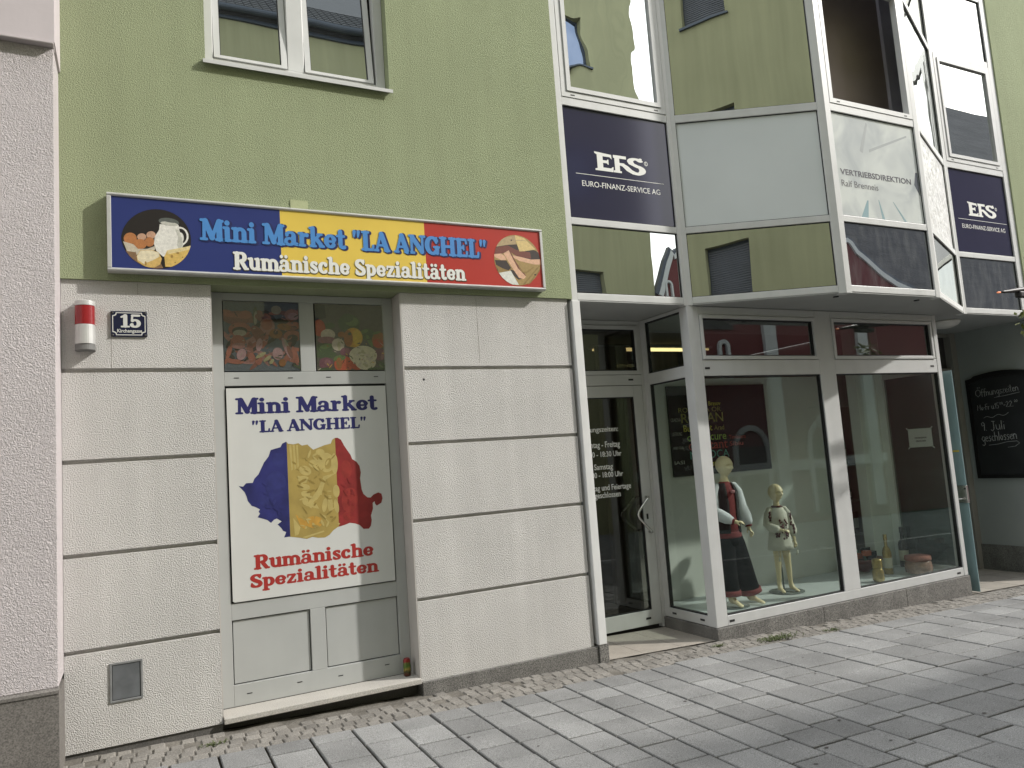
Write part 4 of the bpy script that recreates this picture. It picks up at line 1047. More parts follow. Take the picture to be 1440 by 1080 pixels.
mb = MB(); mb.loft(tl(TB, rings([(0, 0, .735, .125, .10), (0, 0, .80, .122, .098), (0, 0, .93, .118, .092), (0, .002, 1.06, .128, .098), (0, .005, 1.17, .13, .09), (0, .008, 1.235, .095, .068), (0, .008, 1.275, .052, .048)])), True, 0)
mb.build('shirt', M_redc, by)
def vest_side(s):
    m = MB(); rg_ = []
    for z, rx, ry, a0 in ((.75, .137, .112, 40), (.80, .133, .108, 36), (.93, .128, .101, 30), (1.06, .139, .108, 30), (1.17, .141, .10, 34), (1.235, .108, .079, 40), (1.262, .08, .062, 48)):
        ring_ = []
        for w, inn in ((1.0, 0), (.965, 1)):
            ks = range(15) if not inn else range(14, -1, -1)
            for k in ks:
                a = math.radians(-90+s*(a0*.62+(180-a0*.62)*k/14)); ring_.append(tuple(TB @ Vector((rx*w*math.cos(a), .004+ry*w*math.sin(a), z))))
        rg_.append(ring_)
    m.loft(rg_, True, 0); return m
for s in (1, -1): vest_side(s).build('vest_half', M_vest, by)
mb = MB(); mb.loft(tl(TB, rings([(0, 0, .70, .128, .103), (0, 0, .715, .132, .107), (0, 0, .755, .13, .105), (0, 0, .765, .12, .098)])), True, 0); mb.build('sash', M_redc, by)
mb = MB(); sleeve(mb, [(-.075, .01, 1.245), (-.108, .01, 1.228), (-.148, .01, 1.165), (-.175, .0, 1.0), (-.15, -.045, .95), (-.085, -.10, .90), (-.045, -.132, .872)], [.022, .046, .058, .062, .065, .055, .034], TB); mb.build('sleeve', M_wht, by)
mb = MB(); sleeve(mb, [(.075, .01, 1.245), (.108, .01, 1.228), (.148, .012, 1.165), (.185, .015, 1.0), (.215, .0, .90), (.228, -.02, .83), (.228, -.03, .80)], [.022, .046, .058, .064, .072, .06, .032], TB); mb.build('sleeve', M_wht, by)
mb = MB(); sleeve(mb, [(-.062, -.12, .882), (-.044, -.134, .872), (-.036, -.14, .868)], [.037, .036, .034], TB, wob=0); sleeve(mb, [(.227, -.024, .822), (.229, -.03, .80), (.229, -.032, .79)], [.038, .036, .033], TB, wob=0); mb.build('cuff', M_redc, by)
mb = MB(); mb.lathe(tuple(TB @ Vector((.01, -.105, 1.17))), [(.0, -.02), (.022, -.01), (.022, .01), (0, .02)], 12); mb.build('flower', mat('pink_flower', (.45, .2, .22), .8, var=.4, vscale=90), by)
mb = MB()
sleeve(mb, [(-.045, 0, .75), (-.052, 0, .62), (-.055, -.01, .42), (-.05, 0, .25), (-.047, .0, .13)], [.075, .085, .08, .085, .088], TB, 20, wob=.035)
sleeve(mb, [(.045, 0, .75), (.075, 0, .62), (.125, -.01, .42), (.165, 0, .25), (.19, 0, .13)], [.075, .09, .09, .10, .105], TB, 20, wob=.035)
mb.loft(tl(TB, rings([(0, 0, .62, .11, .085), (0, 0, .72, .122, .097)])), True, 0)
mb.build('trousers', M_trs, by)
mb = MB(); sleeve(mb, [(-.047, 0, .17), (-.047, 0, .115)], [.094, .098], TB, 20, wob=.035); sleeve(mb, [(.183, 0, .165), (.193, 0, .115)], [.112, .117], TB, 20, wob=.035); mb.build('hem', M_redc, by)
p_ = TB @ Vector((-.02, .02, 0)); mb = MB(); mb.lathe(tuple(p_), [(.155, 0.0), (.16, .003), (.16, .007), (.155, .010)], 36); mb.build('stand_disc', M_disc, by)
# the smaller one: white embroidered blouse dress
TG = Matrix.Translation((6.77, .61, FZ)) @ Matrix.Rotation(math.radians(-20), 4, 'Z')
gi = empty('mannequin', (6.77, .61, FZ), 'smaller child mannequin in white dress with dark red embroidery', 'mannequin')
nd = {'pelvis': ((0, 0, .58), (.08, .062)), 'waist': ((0, 0, .68), (.07, .056)), 'chest': ((0, .004, .79), (.078, .06)), 'upper': ((0, .008, .885), (.06, .048)), 'neck0': ((0, .006, .935), .034), 'neck': ((0, 0, .985), .030), 'skull': ((0, -.002, 1.04), .04),
      'shr': ((-.09, .008, .895), .036), 'elr': ((-.125, -.01, .74), .027), 'wrr': ((-.035, -.105, .685), .018), 'shl': ((.09, .008, .895), .036), 'ell': ((.13, .01, .73), .027), 'wrl': ((.15, -.03, .585), .018),
      'hipr': ((-.045, 0, .54), .058), 'knr': ((-.055, -.008, .31), .036), 'anr': ((-.06, .008, .058), .022), 'hel_r': ((-.06, .022, .028), .019), 'toe_r': ((-.06, -.105, .016), (.024, .012)), 'hipl': ((.045, 0, .54), .058), 'knl': ((.06, -.008, .31), .036), 'anl': ((.075, .008, .058), .022), 'hel_l': ((.075, .022, .028), .019), 'toe_l': ((.11, -.105, .016), (.024, .012))}
ed = [('pelvis', 'waist'), ('waist', 'chest'), ('chest', 'upper'), ('upper', 'neck0'), ('neck0', 'neck'), ('neck', 'skull'), ('upper', 'shr'), ('shr', 'elr'), ('elr', 'wrr'), ('upper', 'shl'), ('shl', 'ell'), ('ell', 'wrl'),
      ('pelvis', 'hipr'), ('hipr', 'knr'), ('knr', 'anr'), ('anr', 'hel_r'), ('anr', 'toe_r'), ('pelvis', 'hipl'), ('hipl', 'knl'), ('knl', 'anl'), ('anl', 'hel_l'), ('anl', 'toe_l')]
hand_nodes(nd, ed, 'r', 'wrr', (.85, -.5, -.1), (.1, .5, -.9), .75); hand_nodes(nd, ed, 'l', 'wrl', (.1, -.15, -1), (-.8, -.3, -.3), .75)
hv, hf = head_mesh(.20)
hm = Matrix.Translation((.0, -.005, .985)) @ Matrix.Rotation(math.radians(14), 4, 'Z')
body_mesh('body', nd, ed, (hv, hf, hm), gi, TG)
mb = MB(); mb.loft(tl(TG, rings([(0, 0, .465, .142, .115, .03, 7), (0, 0, .52, .135, .108, .025, 7), (0, 0, .62, .118, .094, .015, 7), (0, 0, .70, .108, .085), (0, .002, .79, .112, .083), (0, .005, .865, .105, .074), (0, .006, .91, .078, .058), (0, .006, .94, .046, .044)], 42)), True, 0)
mb.build('dress', M_off, gi)
mb = MB(); sleeve(mb, [(-.055, .008, .922), (-.08, .008, .91), (-.11, .004, .855), (-.13, -.005, .75), (-.105, -.045, .715), (-.06, -.085, .695), (-.04, -.10, .687)], [.016, .034, .045, .05, .05, .042, .026], TG); mb.build('sleeve', M_off, gi)
mb = MB(); sleeve(mb, [(.055, .008, .922), (.08, .008, .91), (.11, .008, .855), (.135, .01, .73), (.15, -.01, .65), (.152, -.026, .60)], [.016, .034, .045, .05, .05, .026], TG); mb.build('sleeve', M_off, gi)
mb = MB(); mb.loft(tl(TG, rings([(0, .006, .925, .062, .052), (0, .006, .93, .066, .056), (0, .006, .945, .052, .049)])), True, 0)
rr = random.Random(11)
def patch(m, x, z, w, h, base):
    for k in range(16):
        a, b = x+rr.uniform(-w, w), z+rr.uniform(-h, h); s_ = rr.uniform(.005, .011)
        yy = base(a, b); m.loft([[tuple(TG @ Vector((a+s_*math.cos(2*math.pi*i/8), base(a+s_*math.cos(2*math.pi*i/8), b)+o, b+s_*1.3*math.sin(2*math.pi*i/8)))) for i in range(8)] for o in (.003, -.0012)], True, 0)
fb = lambda a, b: -(.094+(.68-b)*.05)*math.sqrt(max(.02, 1-(a/.125)**2))-.002
patch(mb, .005, .72, .03, .07, fb); patch(mb, -.055, .66, .02, .05, fb); patch(mb, .055, .69, .015, .09, fb); patch(mb, .03, .63, .03, .04, fb)
sb_ = lambda cx, cy, r: (lambda a, b: cy-math.sqrt(max(1e-5, r*r-(a-cx)**2)))
patch(mb, -.115, .84, .012, .05, sb_(-.115, .0, .052)); patch(mb, .125, .80, .012, .07, sb_(.125, .008, .054)); patch(mb, .145, .68, .01, .05, sb_(.145, -.002, .055))
mb.build('embroidery', M_emb, gi)
mb = MB()
for a, b in ((-.075, -.09), (.17, -.03)):
    z0 = .47 if a < 0 else .52
    mb.tube([tuple(TG @ Vector((a, b, z0))), tuple(TG @ Vector((a+.004, b, z0-.07)))], .003, 6); mb.lathe(tuple(TG @ Vector((a+.004, b, z0-.12))), [(.011, 0), (.009, .03), (.004, .05)], 8)
mb.build('tassel', M_off, gi)
p_ = TG @ Vector((.03, .03, 0)); mb = MB(); mb.lathe(tuple(p_), [(.185, 0.0), (.19, .003), (.19, .007), (.185, .010)], 36); mb.tube([tuple(TG @ Vector((.02, .07, .005))), tuple(TG @ Vector((.02, .07, .3)))], .008, 8); mb.build('stand_disc', M_disc, gi)

# ------------------------------------------------------------------ shop sign (light box)
M_blue = flat('sign_blue', (0.022, 0.035, 0.16), .35, .05, 3); M_yel = flat('sign_yellow', (0.72, 0.52, 0.09), .35, .05, 3); M_rd = flat('sign_red', (0.42, 0.035, 0.025), .35, .06, 3)
M_sky = flat('letter_blue', (0.07, 0.24, 0.56), .4, .03); M_navy = flat('letter_navy', (0.018, 0.022, 0.10), .4, .04); M_white = flat('letter_white', (0.74, 0.74, 0.70), .4, .02)
sg = empty('shop_sign', (1.95, -.02, 3.34), 'long light box shop sign in blue, yellow and red with Mini Market lettering', 'shop sign')
YS = -0.085
mb = MB()
mb.xprism([(-.021, 3.069), (YS-.004, 3.069), (YS-.012, 3.077), (YS-.012, 3.086), (YS-.002, 3.093), (-.021, 3.093)], .278, 3.627)
mb.xprism([(-.021, 3.590), (YS-.002, 3.590), (YS-.012, 3.597), (YS-.012, 3.606), (YS-.004, 3.613), (-.021, 3.613)], .278, 3.627)
for a, b in ((.278, .304), (3.604, 3.627)): mb.box(a, b, YS-.010, -.021, 3.093, 3.590)
mb.build('sign_frame', M_alu, sg, bevel=.002)
mb = MB()
for i, (a, b) in enumerate(((.304, 1.408), (1.408, 2.539), (2.539, 3.604))): mb.box(a, b, YS, -.03, 3.093, 3.590, i)
mb.build('sign_face', [M_blue, M_yel, M_rd], sg)
SP = FRONT(YS)
mb = MB(); fat_text(mb, SP, 'Mini Market "LA ANGHEL"', .868, 3.096, 3.318, 3.473, .0012, 0, .0012, grow=.048); mb.build('letter_edge', M_navy, sg)
mb = MB(); fat_text(mb, SP, 'Mini Market "LA ANGHEL"', .855, 3.083, 3.322, 3.477, .0030, 0, .0012, grow=.012); mb.build('lettering', M_sky, sg)
mb = MB(); fat_text(mb, SP, 'Rumänische Spezialitäten', 1.068, 2.876, 3.118, 3.247, .0012, 0, .0012, grow=.035); mb.build('letter_edge', flat('letter_shadow', (.10, .08, .05), .4), sg)
mb = MB(); fat_text(mb, SP, 'Rumänische Spezialitäten', 1.068, 2.873, 3.121, 3.250, .0030, 0, .0012, grow=.010); mb.build('lettering', M_white, sg)
def picture(name, P, shapes, mapf, palette, parent, clip=None, d0=.0012, step=.00004):
    """printed picture: outlines stacked as hair-thin inks; shapes = (colour, outline)"""
    keys = list(palette); m = MB()
    for i, (c, poly) in enumerate(shapes):
        q = [mapf(*p) for p in poly]
        if clip: q = clip(q)
        art(m, P, [q], d0+i*step, keys.index(c), .00004)
    return m.build(name, [palette[k] for k in keys], parent)
pal = lambda pre, d: {k: mat(pre+k, v, .45, var=.16, vscale=45, grain=.12, gscale=160) for k, v in d.items()}
# left picture: eggs, milk jug, bread and cheese
mL = lambda px, py: (.579+(px-680)*.00045, 3.533-((py-.07*(px-680))-115)*.00051)
cL = lambda q: [(x, max(z, 3.0945)) for x, z in clip_circle(q, .579, 3.316, .2175)]
palL = pal('food_', {'k': (.012, .008, .007), 'egg': (.42, .17, .06), 'egg2': (.50, .30, .20), 'carton': (.52, .46, .36), 'milk': (.72, .70, .64), 'glassy': (.10, .11, .10), 'bread': (.60, .40, .13), 'crumb': (.70, .62, .44), 'cheese': (.62, .42, .12), 'rind': (.68, .55, .28), 'wood': (.22, .13, .07), 'hole': (.32, .19, .05), 'shade': (.50, .49, .43)})
shp = [('k', ell(680, 570, 484, 430, n=48)), ('wood', dense([(220, 720), (640, 700), (760, 960), (520, 970), (380, 900)])), ('egg2', ell(475, 525, 62, 48)), ('egg2', ell(603, 500, 64, 52)), ('egg', ell(318, 545, 88, 78)), ('carton', dense([(222, 585), (410, 640), (380, 735), (270, 715)])), ('egg', ell(580, 595, 66, 66)), ('egg', ell(448, 625, 92, 70)),
       ('carton', dense([(355, 620), (420, 690), (545, 690), (650, 655), (655, 700), (560, 760), (400, 770)])),
       ('milk', ell(995, 520, 135, 135)), ('k', ell(1010, 520, 92, 108)), ('milk', ell(1010, 540, 50, 75)),
       ('milk', dense([(725, 350), (990, 365), (1000, 440), (1045, 560), (1050, 650), (1000, 740), (900, 800), (760, 800), (670, 720), (640, 620), (655, 520), (715, 430)])), ('shade', dense([(940, 420), (990, 430), (1040, 560), (1045, 650), (1000, 730), (960, 640), (980, 540)])),
       ('glassy', ell(855, 318, 145, 55, 8)), ('shade', ell(862, 345, 125, 28, 8)), ('glassy', ell(870, 305, 100, 22, 10)),
       ('bread', dense([(400, 790), (450, 710), (600, 705), (700, 740), (745, 830), (720, 910), (640, 950), (520, 945), (410, 860)])), ('crumb', dense([(405, 790), (455, 715), (600, 712), (700, 745), (715, 800), (620, 850), (540, 880), (500, 900), (415, 840)])), ('hole', ell(520, 890, 14, 30)),
       ('cheese', dense([(780, 800), (820, 720), (1165, 660), (1150, 760), (1020, 900), (900, 950), (790, 940)])), ('rind', dense([(820, 715), (1165, 655), (1160, 700), (1000, 740), (830, 770)])), ('hole', ell(885, 800, 18, 22)), ('hole', ell(1035, 815, 12, 10)), ('hole', ell(930, 885, 12, 9)), ('hole', ell(970, 755, 22, 14))]
picture('food_picture', SP, shp, mL, palL, sg, cL)
# right picture: bacon and cheese on a board
mR = lambda px, py: (3.374+(px-570)*.000573, 3.544-((py-.07*(px-570))-135)*.00051)
cR = lambda q: [(x, max(z, 3.0945)) for x, z in clip_circle(q, 3.374, 3.322, .2235)]
palR = pal('ham_', {'board': (.34, .23, .08), 'wood': (.42, .31, .17), 'ham': (.16, .045, .03), 'fat': (.66, .40, .26), 'dark': (.035, .022, .018), 'white': (.66, .66, .60), 'cheese': (.64, .48, .20), 'wood2': (.26, .17, .05)})
shp = [('board', ell(570, 560, 392, 440, n=48)), ('wood', dense([(180, 330), (300, 190), (560, 140), (560, 300), (380, 310), (200, 350)])), ('dark', ell(487, 222, 14, 12)), ('dark', dense([(190, 340), (430, 300), (600, 290), (960, 430), (960, 560), (700, 600), (600, 520), (420, 400), (200, 470)])),
       ('ham', dense([(190, 350), (420, 310), (560, 390), (790, 430), (800, 540), (560, 500), (420, 400), (330, 450), (190, 460)])), ('fat', dense([(180, 460), (300, 450), (360, 500), (380, 560), (300, 565), (190, 510)])), ('fat', dense([(490, 480), (640, 515), (800, 555), (960, 550), (960, 645), (840, 640), (600, 580), (500, 520)])),
       ('dark', dense([(190, 560), (380, 570), (450, 700), (380, 760), (220, 740)])), ('wood2', dense([(200, 640), (300, 700), (430, 750), (240, 770)])), ('ham', dense([(420, 400), (460, 420), (540, 600), (690, 830), (640, 860), (520, 700)])), ('dark', dense([(430, 720), (540, 760), (640, 880), (560, 900), (470, 820)])), ('fat', dense([(340, 450), (430, 395), (480, 520), (560, 700), (690, 850), (650, 890), (570, 870), (470, 700)])),
       ('cheese', dense([(550, 135), (700, 180), (890, 380), (700, 410), (610, 415), (570, 270)])), ('wood', dense([(560, 215), (720, 225), (725, 235), (562, 228)])), ('white', dense([(240, 780), (440, 745), (560, 990), (440, 980), (330, 920)])),
       ('wood2', dense([(620, 990), (920, 660), (945, 670), (650, 995)])), ('wood2', dense([(700, 995), (950, 700), (960, 720), (740, 990)])), ('dark', ell(850, 820, 16, 14)), ('wood2', dense([(560, 640), (640, 760), (700, 760), (830, 680), (840, 700), (700, 800), (620, 770)]))]
picture('food_picture', SP, shp, mR, palR, sg, cR)
# conduit patch on the wall above the sign
mb = MB(); mb.box(1.50, 1.63, -.026, -.018, 3.60, 3.70)
tag(mb.build('filler_patch', mat('patch_render', (.40, .43, .25), .9, var=.08, vscale=8, bump=.3, bscale=60)), 'small smooth filler patch in the green wall above the sign', 'wall patch')

# ------------------------------------------------------------------ poster on the shop door, printed films in the lights above
M_posterw = mat('poster_white', (0.60, 0.605, 0.585), .3, spec=.5, var=.03, vscale=4, streak=.03)
pst = empty('door_poster', (1.63, .2, 1.5), 'white shop poster with tricolour map and Mini Market lettering on the grey door', 'poster')
PY = FRONT(.195)
mb = MB(); art(mb, PY, [[(1.026, .765), (1.04, .757), (2.229, .757), (2.231, 2.296), (1.90, 2.298), (1.025, 2.297)]], -.002, 0, .006); mb.build('sheet', M_posterw, pst)
mb = MB(); fat_text(mb, PY, 'Mini Market', 1.085, 2.155, 2.104, 2.222, .0042, grow=.010); mb.build('lettering', flat('print_navy', (.022, .022, .12), .4), pst); mb = MB(); fat_text(mb, PY, '"LA ANGHEL"', 1.19, 2.06, 1.963, 2.052, .0042, grow=.006); mb.build('lettering', flat('print_navy', (.022, .022, .12), .4), pst)
mb = MB(); fat_text(mb, PY, 'Rumänische', 1.175, 2.062, .97, 1.072, .0042, grow=.010); mb.build('lettering', flat('print_red', (.36, .03, .025), .4), pst); mb = MB(); fat_text(mb, PY, 'Spezialitäten', 1.142, 2.095, .842, .938, .0042, grow=.010); mb.build('lettering', flat('print_red', (.36, .03, .025), .4), pst)
mM = lambda px, py: (1.091+(px-95)*.000846, 1.894-((py+.061*(px-600))-127)*.00088)
outline = [(95, 515), (130, 520), (155, 492), (210, 490), (225, 455), (260, 420), (285, 370), (310, 320), (350, 270), (370, 215), (420, 200), (455, 190), (470, 160), (505, 143), (520, 160), (570, 165), (610, 155), (640, 175), (690, 165), (715, 190), (740, 210), (790, 190), (840, 170), (900, 155), (915, 120), (940, 105), (965, 103), (995, 120), (1020, 170), (1050, 215), (1075, 250), (1090, 290), (1130, 315), (1155, 350), (1165, 410), (1155, 460), (1165, 560), (1180, 600), (1215, 630), (1245, 632), (1275, 605), (1320, 588), (1350, 600), (1358, 640), (1345, 680), (1300, 705), (1285, 690), (1280, 665), (1262, 680), (1262, 730), (1240, 790), (1245, 830), (1235, 880), (1215, 905), (1165, 905), (1130, 870), (1090, 855), (1040, 848), (990, 865), (930, 880), (890, 905), (850, 945), (810, 965), (750, 965), (700, 955), (650, 970), (590, 958), (540, 950), (500, 945), (455, 950), (470, 920), (475, 905), (450, 895), (435, 870), (405, 840), (440, 815), (400, 790), (375, 800), (350, 825), (320, 800), (275, 785), (240, 775), (262, 745), (250, 730), (262, 710), (225, 690), (195, 680), (165, 640), (155, 600), (140, 565)]
om = [mM(*p) for p in outline]
def clipx(poly, lo, hi):
    for lim, sgn in ((lo, 1), (hi, -1)):
        out = []
        for i, p in enumerate(poly):
            q = poly[(i+1) % len(poly)]; a, b = (p[0]-lim)*sgn, (q[0]-lim)*sgn
            if a >= 0: out.append(p)
            if a*b < 0: t = a/(a-b); out.append((lim, p[1]+(q[1]-p[1])*t))
        poly = out
    return poly
M_mapb = mat('map_blue', (.022, .024, .13), .45, var=.35, vscale=9); M_mapy = mat('map_yellow', (.36, .265, .075), .45, var=.15, vscale=9); M_mapr = mat('map_red', (.235, .022, .022), .45, var=.35, vscale=8); M_mapy2 = mat('map_yellow_pale', (.46, .365, .13), .45, var=.12, vscale=20); M_mapy3 = mat('map_orange', (.50, .28, .05), .45, var=.15, vscale=20)
M_mapr2 = mat('map_red_pale', (.275, .030, .025), .45, var=.2, vscale=20); M_mapb2 = mat('map_blue_pale', (.027, .031, .15), .45, var=.2, vscale=20)
mb = MB()
for i, (lo, hi) in enumerate(((0, 1.441), (1.441, 1.806), (1.806, 3))): art(mb, PY, [clipx(om, lo, hi)], .0042, i, .0004)
k = 0
for c, q in [(3, [(530, 170), (548, 170), (555, 380), (540, 390)]), (3, [(560, 172), (578, 172), (585, 370), (568, 385)]), (3, [(590, 172), (606, 172), (608, 350), (594, 370)]),
             (3, ell(660, 390, 55, 40, 20)), (3, ell(645, 465, 52, 30, 5)), (3, ell(650, 530, 48, 26, 8)), (3, ell(655, 590, 40, 26, 10)), (3, ell(650, 650, 26, 34, 0)),
             (3, ell(850, 320, 75, 85)), (1, ell(870, 330, 30, 50, 20)), (3, ell(740, 330, 45, 36)), (3, ell(800, 230, 40, 28)), (3, ell(925, 330, 30, 90)), (3, [(650, 690), (760, 560), (820, 440), (940, 410), (840, 470), (800, 580), (740, 660), (770, 720)]),
             (3, ell(820, 690, 22, 60, 10)), (3, ell(870, 680, 24, 70)), (3, ell(925, 700, 22, 60, -8)), (3, ell(930, 570, 30, 55)), (4, [(560, 760), (660, 830), (640, 890), (600, 860)]), (3, [(540, 790), (600, 870), (580, 930), (548, 940)]), (3, [(610, 955), (800, 905), (810, 915), (640, 965)]), (4, ell(720, 830, 80, 50)),
             (6, ell(400, 500, 85, 110, 20)), (6, ell(330, 640, 70, 50)), (6, ell(430, 300, 50, 60)), (5, ell(1050, 650, 75, 110, 10)), (5, ell(1030, 380, 50, 80)), (5, ell(1020, 790, 40, 40))]:
    art(mb, PY, [[mM(*p) for p in q]], .0046+k*.00002, c, .00002); k += 1
r_ = random.Random(8)
for n, cs, x0, x1, y0, y1 in ((70, (1, 3, 7, 3), 560, 940, 230, 900), (16, (6, 0), 300, 480, 380, 760), (16, (5, 2), 990, 1100, 330, 820)):
    for _ in range(n):
        q = ell(r_.uniform(x0, x1), r_.uniform(y0, y1), r_.uniform(8, 40), r_.uniform(4, 12), r_.uniform(-70, 70), 12)
        art(mb, PY, [[mM(*p) for p in clipx(q, x0-20, x1+12)]], .0046+k*.00002, r_.choice(cs), .00002); k += 1
mb.build('map_print', [M_mapb, M_mapy, M_mapr, M_mapy2, M_mapy3, M_mapr2, M_mapb2, mat('map_ochre', (.28, .20, .05), .45, var=.15, vscale=20)], pst)
def scatter(seed, n, x0, x1, y0, y1, keys, rx, ry):
    r_ = random.Random(seed)
    return [(r_.choice(keys), ell(r_.uniform(x0, x1), r_.uniform(y0, y1), r_.uniform(*rx), r_.uniform(*ry), r_.uniform(-60, 60), 14)) for _ in range(n)]
def film(name, label, x0, x1, mapf, shapes, palette):
    e = empty(name, ((x0+x1)/2, .21, 2.69), label, 'window film')
    m = MB(); m.box(x0+.006, x1-.006, .209, .228, 2.427, 2.952); m.build('sheet', palette['bg'], e)
    cl = lambda q: [(min(max(x, x0+.007), x1-.007), min(max(z, 2.428), 2.951)) for x, z in q]
    picture('print', FRONT(.209), shapes, mapf, palette, e, cl, .0005, .00003)
    g = MB(); g.box(x0+.004, x1-.004, .196, .198, 2.425, 2.955); g.build('pane', G_film, e)
G_film = glass('film_glass', 0.06, (0.93, 0.93, 0.93), (1, 1, 1))
mF = lambda px, py: (1.016+(px-112)*.000577, 2.958-((py-.02*(px-112))-108)*.00059)
palS = pal('meat_', {'bg': (.095, .115, .14), 'sau': (.33, .11, .075), 'sau2': (.21, .075, .058), 'ham': (.34, .16, .145), 'pink': (.42, .25, .26), 'white': (.34, .31, .24), 'green': (.06, .085, .04), 'org': (.26, .10, .025), 'dark': (.03, .022, .022), 'pale': (.36, .34, .18)})
shS = scatter(2, 70, 120, 1080, 260, 930, ('sau', 'sau2', 'dark', 'ham', 'sau2', 'dark', 'sau'), (40, 130), (14, 34))+[('sau2', ell(300, 330, 190, 90)), ('sau', ell(260, 300, 150, 34, 8)), ('sau2', ell(250, 350, 150, 26, 5)), ('sau', ell(400, 290, 75, 55)), ('sau', ell(320, 480, 140, 90)), ('dark', ell(320, 500, 95, 55)), ('white', ell(318, 525, 82, 42)), ('green', ell(515, 300, 28, 120, 4)), ('white', ell(520, 330, 22, 90, 4)), ('sau2', ell(600, 330, 90, 50, 20)), ('ham', ell(665, 440, 95, 110)), ('sau', ell(660, 420, 70, 70)), ('white', ell(785, 225, 66, 58)), ('ham', ell(990, 290, 100, 75)), ('pink', ell(1000, 310, 70, 50)), ('dark', ell(860, 370, 80, 45)), ('org', ell(880, 450, 90, 45, 10)), ('org', ell(770, 540, 85, 62)), ('dark', ell(770, 520, 30, 30)),
       ('sau2', ell(560, 560, 70, 150, -35)), ('sau', ell(630, 640, 26, 100, 25)), ('pink', ell(555, 680, 40, 85, 10)), ('sau', ell(290, 640, 90, 90)), ('ham', ell(300, 690, 85, 40)), ('pink', ell(330, 800, 55, 75, 25)), ('sau2', ell(440, 760, 38, 130)), ('sau', ell(455, 840, 42, 60)), ('sau', ell(540, 880, 45, 60)), ('sau', ell(250, 890, 110, 30, 6)), ('sau', ell(180, 760, 30, 100, 18)), ('sau', ell(985, 570, 115, 75)), ('dark', ell(985, 600, 70, 50)), ('pink', ell(905, 730, 36, 150, -22)), ('white', ell(912, 700, 18, 110, -22)), ('pink', ell(785, 800, 68, 82)), ('sau', ell(1010, 830, 36, 130, -14)), ('sau2', ell(940, 780, 28, 90, -20)), ('org', ell(840, 920, 45, 50)),
       ('pale', ell(570, 815, 75, 24, -28)), ('pale', ell(650, 860, 60, 22, -40)), ('pale', ell(705, 900, 40, 22, -50)), ('green', ell(1040, 980, 70, 14, 25)), ('green', ell(1080, 960, 50, 12, 45))]
shS += scatter(3, 60, 130, 1080, 280, 900, ('pink', 'sau', 'ham', 'dark', 'dark', 'white', 'green'), (8, 46), (3, 8))
film('printed_film', 'printed film of sausages and ham in the left light above the grey door', 1.016, 1.576, mF, shS, palS)
mV = lambda px, py: (1.691+(px-100)*.000597, 2.961-((py-.02*(px-100))-105)*.00061)
palV = pal('veg_', {'bg': (.095, .085, .07), 'red': (.46, .06, .025), 'red2': (.55, .09, .04), 'yel': (.62, .34, .03), 'yel2': (.68, .45, .05), 'gar': (.58, .51, .40), 'green': (.06, .10, .04), 'green2': (.13, .20, .06), 'cau': (.66, .61, .42), 'cau2': (.44, .41, .25), 'pur': (.18, .055, .09), 'pur2': (.28, .12, .14), 'dark': (.02, .022, .02), 'org': (.34, .12, .03)})
rv = random.Random(4)
shV = [('dark', [(100, 105), (240, 105), (260, 300), (100, 330)]), ('green', ell(560, 370, 150, 120)), ('green2', ell(600, 350, 90, 60)), ('green', ell(540, 300, 80, 60)), ('green', ell(800, 520, 110, 80)), ('green2', ell(760, 480, 60, 25, -20)), ('green', ell(300, 400, 70, 40)), ('red', ell(160, 430, 80, 110)), ('gar', ell(270, 520, 95, 75)), ('pur2', ell(250, 590, 120, 48)), ('green', ell(220, 690, 130, 60)), ('green2', ell(240, 670, 80, 30, -10)), ('green', ell(230, 780, 140, 50)), ('gar', ell(400, 650, 85, 82)), ('cau2', ell(410, 670, 22, 60)), ('org', ell(450, 520, 50, 40)), ('yel', ell(610, 560, 125, 130)), ('org', ell(540, 570, 60, 110)), ('yel2', ell(660, 560, 60, 110)), ('green', ell(560, 510, 24, 20)), ('org', ell(960, 600, 100, 110)), ('red', ell(940, 640, 70, 60)), ('green2', ell(930, 500, 60, 16, -15)), ('green2', ell(830, 610, 26, 90, -25)), ('pur', ell(500, 750, 80, 60)), ('pur2', ell(520, 740, 30, 45)), ('pur', ell(960, 790, 80, 85)), ('pur2', ell(1010, 790, 26, 80, 25)), ('pur', ell(230, 890, 95, 75)), ('pur2', ell(250, 880, 40, 40)), ('red2', ell(460, 910, 125, 110)), ('green2', ell(410, 830, 80, 40, -10)), ('org', ell(400, 900, 40, 80)), ('red', ell(640, 920, 90, 70)), ('green', ell(230, 975, 90, 30)), ('cau', ell(730, 800, 190, 130)), ('cau', ell(760, 900, 140, 90))]
for i in range(46):
    a = rv.uniform(0, 6.28); r = rv.uniform(.2, 1); shV.append((rv.choice(('cau', 'cau2', 'gar', 'cau')), ell(735+165*r*math.cos(a), 830+125*r*math.sin(a), rv.uniform(14, 30), rv.uniform(12, 24), n=10)))
shV += [('green', ell(1000, 930, 80, 14, 42)), ('green2', ell(970, 950, 80, 10, 42)), ('green', ell(900, 985, 120, 24))]
shV += scatter(6, 45, 110, 1010, 520, 990, ('dark', 'green', 'gar', 'green2', 'dark', 'org', 'yel2'), (6, 36), (3, 7))
film('printed_film', 'printed film of vegetables in the right light above the grey door', 1.691, 2.248, mV, shV, palV)

